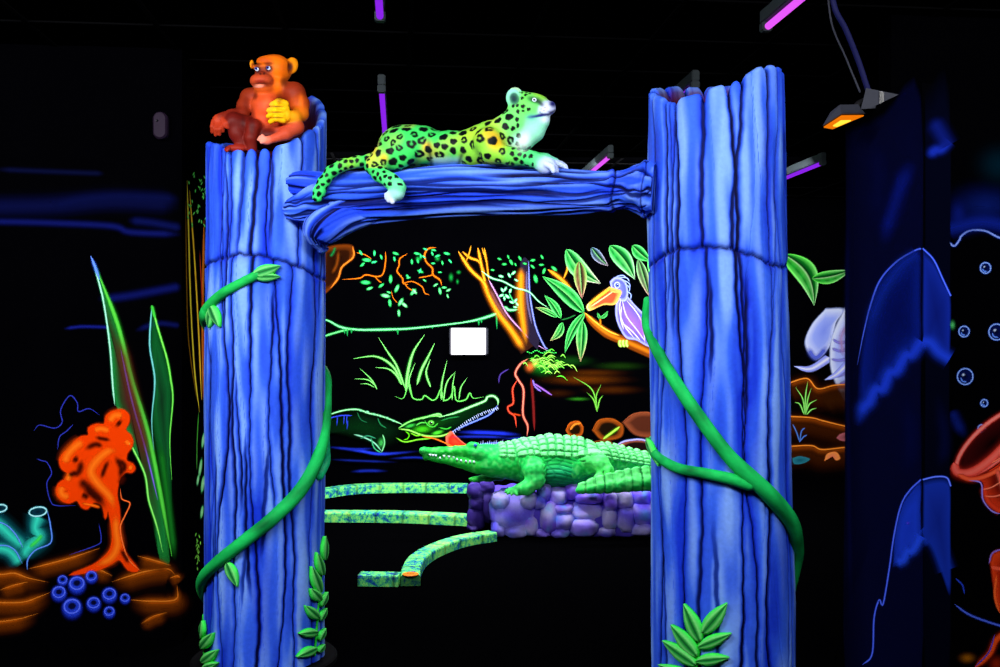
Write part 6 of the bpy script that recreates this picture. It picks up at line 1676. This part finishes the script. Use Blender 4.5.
# ------------------------------------------------------------------ undersea painting at the far right
R_ = Mural('sponge_painting', 'undersea painting with red barrel sponges and blue bubbles at the right edge', (0, YR, 0), (0, -1, 0), (2.9, YR, 0.05), ((2.27, YR - 0.0025, 0.03), (4.5, YR - 0.0006, 2.5)))
R_.dab(985, 205, 60, 34, 0, (6, 20, 84), (10, 26, 104), 1, .8); R_.dab(1000, 165, 40, 34, 0, (2, 34, 50), None, 1, .6); R_.dab(958, 215, 16, 26, 0, (12, 26, 120), None, 1, .8)
R_.stroke([(944, 236), (953, 246), (959, 240), (961, 236), (970, 230.5), (985, 231), (1000, 238), (1020, 240)], 1.2, (40, 80, 220), (150, 180, 255), .9, (.1, 0)); R_.done('painted_current'); R_.stroke([(946, 230), (960, 226), (985, 222), (1020, 230)], 6, (14, 32, 140), None, 2, (.1, 0), .8)
R_.done('painted_current'); R_.stroke([(951, 410), (958, 425), (966, 438)], 4, (14, 30, 120), None, 2, (.1, .4), .8); R_.done('painted_current'); R_.stroke([(954, 604), (970, 615), (998, 625), (1020, 630)], 1.2, (40, 70, 220), (90, 120, 255), .9); R_.done('painted_current'); R_.stroke([(955, 578), (962, 585), (964, 594)], .8, (40, 70, 220), None, .9); R_.done('painted_current')
R_.dab(952, 325, 5, 8, 0, (30, 130, 60), (90, 220, 120), .9, .8)
R_.done('painted_leaf')
for x, y, q in ((985, 268, 6), (963.5, 331.5, 6), (996, 332, 9), (964.5, 376.5, 9), (983.5, 403, 4), (981, 428.5, 4.4)):
    R_.dab(x, y, q, q, 0, (10, 24, 100), (4, 8, 40), .5, .9); R_.ring(x, y, q * .86, q * .88, 0, .9, (50, 100, 245), (150, 190, 255), .8); R_.dab(x - q * .2, y - q * .2, q * .3, q * .24, -30, (190, 215, 255), None, .8, .9); R_.stroke([(x - q * .5, y + q * .1), (x - q * .3, y + q * .5), (x + q * .2, y + q * .6)], .8, (90, 140, 255), None, .8)
    R_.done('painted_bubble')
o = M_((358, 262), (400, 272), (440, 255), (500, 200), (540, 220), (500, 330), (450, 352), (418, 322), (408, 290), (385, 286)); R_.fill(o, M_((455, 270))[0], [(0, (70, 10, 6), .95), (.5, (120, 20, 10), .95), (.88, (220, 54, 24), .9), (1.02, (220, 50, 20), 0)])
(px, py), = M_((432, 208)); R_.dab(px, py, 48, 19, -42, (60, 8, 10), (10, 2, 3), .3)
R_.ring(px, py, 46, 17.5, -42, 2.4, (230, 44, 34), (255, 140, 130), 1.0); R_.stroke(M_((352, 250), (362, 270), (392, 268), (432, 240), (480, 190)), 4.2, (235, 50, 34), (255, 110, 96), 1.2, (.1, 0)); R_.stroke(M_((360, 274), (390, 284), (430, 272), (480, 240)), 2.6, (220, 50, 20), (255, 100, 60), 1, (.1, 0))
R_.stroke(M_((412, 296), (424, 330), (448, 350)), 2.6, (235, 60, 30), None, 2, (.1, 0)); R_.stroke(M_((440, 262), (452, 300), (460, 340)), 1.8, (255, 100, 80), None, 2, (.1, 0))
for p in (((410, 305), (430, 300), (455, 285)), ((415, 318), (440, 318), (470, 305)), ((430, 250), (440, 245), (455, 235))): R_.stroke(M_(*p), .8, (255, 120, 90), None, .8)
R_.stroke(M_((384, 286), (408, 292), (412, 325), (430, 348), (450, 355)), .9, (60, 80, 220), (170, 150, 240), .8)
R_.done('painted_sponge', 'red barrel sponge')
o = M_((425, 450), (432, 432), (460, 425), (520, 430), (530, 560), (470, 570), (440, 545), (432, 500), (428, 470)); R_.fill(o, M_((475, 500))[0], [(0, (110, 14, 6), .95), (.6, (190, 36, 10), .95), (.9, (235, 66, 24), .95), (1.03, (220, 50, 20), 0)])
R_.stroke(M_((424, 456), (434, 432), (470, 424)), .9, (140, 110, 220), None, .8); R_.stroke(M_((428, 462), (450, 466), (490, 455)), 2, (255, 90, 60), None, .9); R_.stroke(M_((440, 480), (436, 520), (446, 556)), 1.2, (255, 100, 40), None, .9)
R_.done('painted_sponge', 'second red sponge lower down')
R_.stroke(M_((395, 668), (425, 640), (440, 610), (470, 590)), 3.2, (210, 50, 8), (255, 90, 30), 1); R_.stroke(M_((396, 666), (424, 636), (436, 600)), .8, (90, 70, 200), None, .8); R_.dab(*M_((380, 648))[0], 14, 9, 0, (150, 84, 6), (190, 110, 10), 1, .8); R_.dab(*M_((440, 660))[0], 14, 14, 0, (170, 40, 6), None, 1, .8)
R_.done('painted_rocks', 'orange sea bed at the bottom edge')
# ================================================================== small fittings
# bright wall lamp on the back wall
p = on_plane(467.5, 341, (0, YB, 0), (0, 1, 0))
x0 = on_plane(449, 341, (0, YB, 0), (0, 1, 0))[0]; x1 = on_plane(487.5, 341, (0, YB, 0), (0, 1, 0))[0]
z0 = on_plane(467, 355, (0, YB, 0), (0, 1, 0))[2]; z1 = on_plane(467, 327.5, (0, YB, 0), (0, 1, 0))[2]
root = empty('emergency_light', (p[0], YB - 0.004, z0))
tag(root, 'small white-glowing emergency light box on the jungle painting', 'light')
V, F = box_verts((x0, YB - 0.095, z0), (x1, YB - 0.026, z1), 0.012)
link_mesh('housing', V, F, M_PALEBOX, root, smooth=False)
V, F = box_verts((x0 + 0.04, YB - 0.028, z0 + 0.03), (x1 - 0.04, YB - 0.02, z1 - 0.03))
link_mesh('mounting_plate', V, F, M_PALEBOX, root, smooth=False)
V, F = box_verts((x0 + 0.016, YB - 0.105, z0 + 0.006), (x1 - 0.026, YB - 0.09, z1 - 0.006), 0.006)
link_mesh('lit_panel', V, F, mat_emit('white_panel_glow', (250, 244, 255), 2.2), root, smooth=False)

# pill-shaped box high on the undersea wall
c = on_plane(162, 127, (0, YL, 0), (0, 1, 0)); k = 0.0052
root = empty('wall_sensor', (c[0], YL - 0.004, c[2] - 13 * k))
tag(root, 'dim pill-shaped sensor box high on the black wall at left', 'sensor')
ang = np.linspace(0, 2 * PI, 40, endpoint=False)
def pill(w_, h_, y):
    r_ = w_
    return np.stack([c[0] + r_ * np.cos(ang), np.full(40, y), c[2] + (h_ - r_) * np.sign(np.sin(ang)) + r_ * np.sin(ang)], -1)
V = np.vstack([pill(7 * k, 13.5 * k, YL - 0.003), pill(7 * k, 13.5 * k, YL - 0.04), pill(5.4 * k, 12 * k, YL - 0.055), pill(0.5 * k, 6.9 * k, YL - 0.056)])
M_ROSE = mat_plain('rosy_grey_plastic', (34, 22, 40), 0.6, 0.1, 0.2, 20)
link_mesh('housing', V, [tuple(f) for f in grid_faces(4, 40, True)] + [tuple(range(120, 160)), tuple(range(39, -1, -1))], M_ROSE, root, smooth=False)
small_ball('lens', (c[0] - 2.2 * k, YL - 0.056, c[2] + 4 * k), 1.2 * k, M_PUPIL, root, n=10)

# orange floodlight with its bracket box on the partition top, cable up to the ceiling
fd = 3.95
def FP(px, py, off=0.0): return at_depth(px, py, fd + off)
root = empty('floodlight', tuple(FP(846, 122)))
tag(root, 'orange glowing floodlight fixed beside the top of the dark partition', 'lamp')
def hexa(name, front, back, mat, parent):
    V = np.array(front + back)
    n = len(front)
    F = [tuple(range(n - 1, -1, -1)), tuple(range(n, 2 * n))] + [(i, (i + 1) % n, (i + 1) % n + n, i + n) for i in range(n)]
    return link_mesh(name, V, F, mat, parent, smooth=False)
lens = [FP(822.5, 126, -0.10), FP(841.5, 113.8, -0.13), FP(865.5, 113.6, 0.02), FP(832, 127.8, 0.05)]
upn = np.array([0.0, 0.0, 1.0])
hexa('lamp_housing', [q for q in lens], [lens[0] * .82 + lens[2] * .18 + upn * .045, lens[1] * .82 + lens[3] * .18 + upn * .045, lens[2] * .82 + lens[0] * .18 + upn * .045, lens[3] * .82 + lens[1] * .18 + upn * .045], M_PALEBOX, root)
lc = sum(lens) / 4
l2 = [lc + (q - lc) * .93 - upn * 0.004 for q in lens]
hexa('lens', [q - upn * 0.004 for q in l2], l2, mat_emit('amber_lens_glow', (255, 128, 8), 0.9), root)
l3 = [lc + (q - lc) * .42 - upn * 0.010 for q in lens]
hexa('bulb', [q - upn * 0.004 for q in l3], l3, mat_emit('amber_bulb_glow', (255, 214, 60), 1.4), root)
V, F, _ = tube([FP(852, 112, 0.0), FP(858, 104, 0.02), FP(866, 100, 0.04)], [0.012] * 3, 10, 10)
link_mesh('bracket_arm', V, F, M_DARKBOX, root)
hexa('bracket_box', [FP(861, 109, .0), FP(866, 88, .0), FP(901, 95, .0), FP(897, 101, .0), FP(882, 108, .0)], [FP(861, 109, .14), FP(866, 88, .14), FP(901, 95, .14), FP(897, 101, .14), FP(882, 108, .14)], M_PALEBOX, root)
hexa('slot', [FP(879.5, 106, -.004), FP(879.5, 91, -.004), FP(884, 92, -.004), FP(884, 106, -.004)], [FP(879.5, 106, .01), FP(879.5, 91, .01), FP(884, 92, .01), FP(884, 106, .01)], M_PUPIL, root)
ce = at_depth(829, -8, 3.95)
pt2 = on_plane(829, -8, (0, 0, CEIL), np.array((0, 0, 1.0)))
V, F, _ = tube([FP(868, 90, .05), FP(858, 60, .03), FP(846, 30, .0), FP(834, 5, -.02), np.array([FP(829, -8)[0], FP(829, -8)[1], CEIL])], [0.011] * 5, 10, 40)
M_CABLE = mat_plain('blue_cable_sheath', (18, 20, 64), 0.6, 0.1)
tag(link_mesh('power_cable', V, F, M_CABLE), 'dark blue cable hanging from the ceiling down to the floodlight', 'cable')
V, F, _ = tube([FP(860, 92, .06), FP(846, 58, .05), FP(831, 20, .02), np.array([FP(826, -8)[0], FP(826, -8)[1], CEIL])], [0.004] * 4, 8, 40)
tag(link_mesh('thin_wire', V, F, M_PALEBOX), 'thin pale wire running beside the blue cable', 'wire')

# black box under the ceiling
root = empty('ceiling_speaker', tuple(at_depth(928, 74, 4.7)))
tag(root, 'boxy black speaker hanging from the ceiling above the partition', 'speaker')
a, b = at_depth(910, 74, 4.7), at_depth(947, 47, 4.7)
V, F = box_verts((a[0], a[1], a[2]), (b[0], a[1] + 0.15, b[2]), 0.008)
M_SPK = mat_plain('black_speaker_shell', (14, 14, 17), 0.7, 0.1, 0.2, 20)
link_mesh('cabinet', V, F, M_SPK, root, smooth=False)
V, F = box_verts((a[0] + 0.012, a[1] - 0.006, a[2] + 0.012), (b[0] - 0.012, a[1] + 0.004, b[2] - 0.012), 0.003)
link_mesh('grille', V, F, mat_plain('dark_speaker_grille', (19, 19, 22), 0.8, 0.1, 0.4, 200), root, smooth=False)
V, F, _ = tube([((a[0] + b[0]) / 2, a[1] + 0.08, b[2] - 0.01), ((a[0] + b[0]) / 2, a[1] + 0.08, CEIL)], [0.015, 0.015], 10, 6)
link_mesh('bracket', V, F, M_SPK, root)
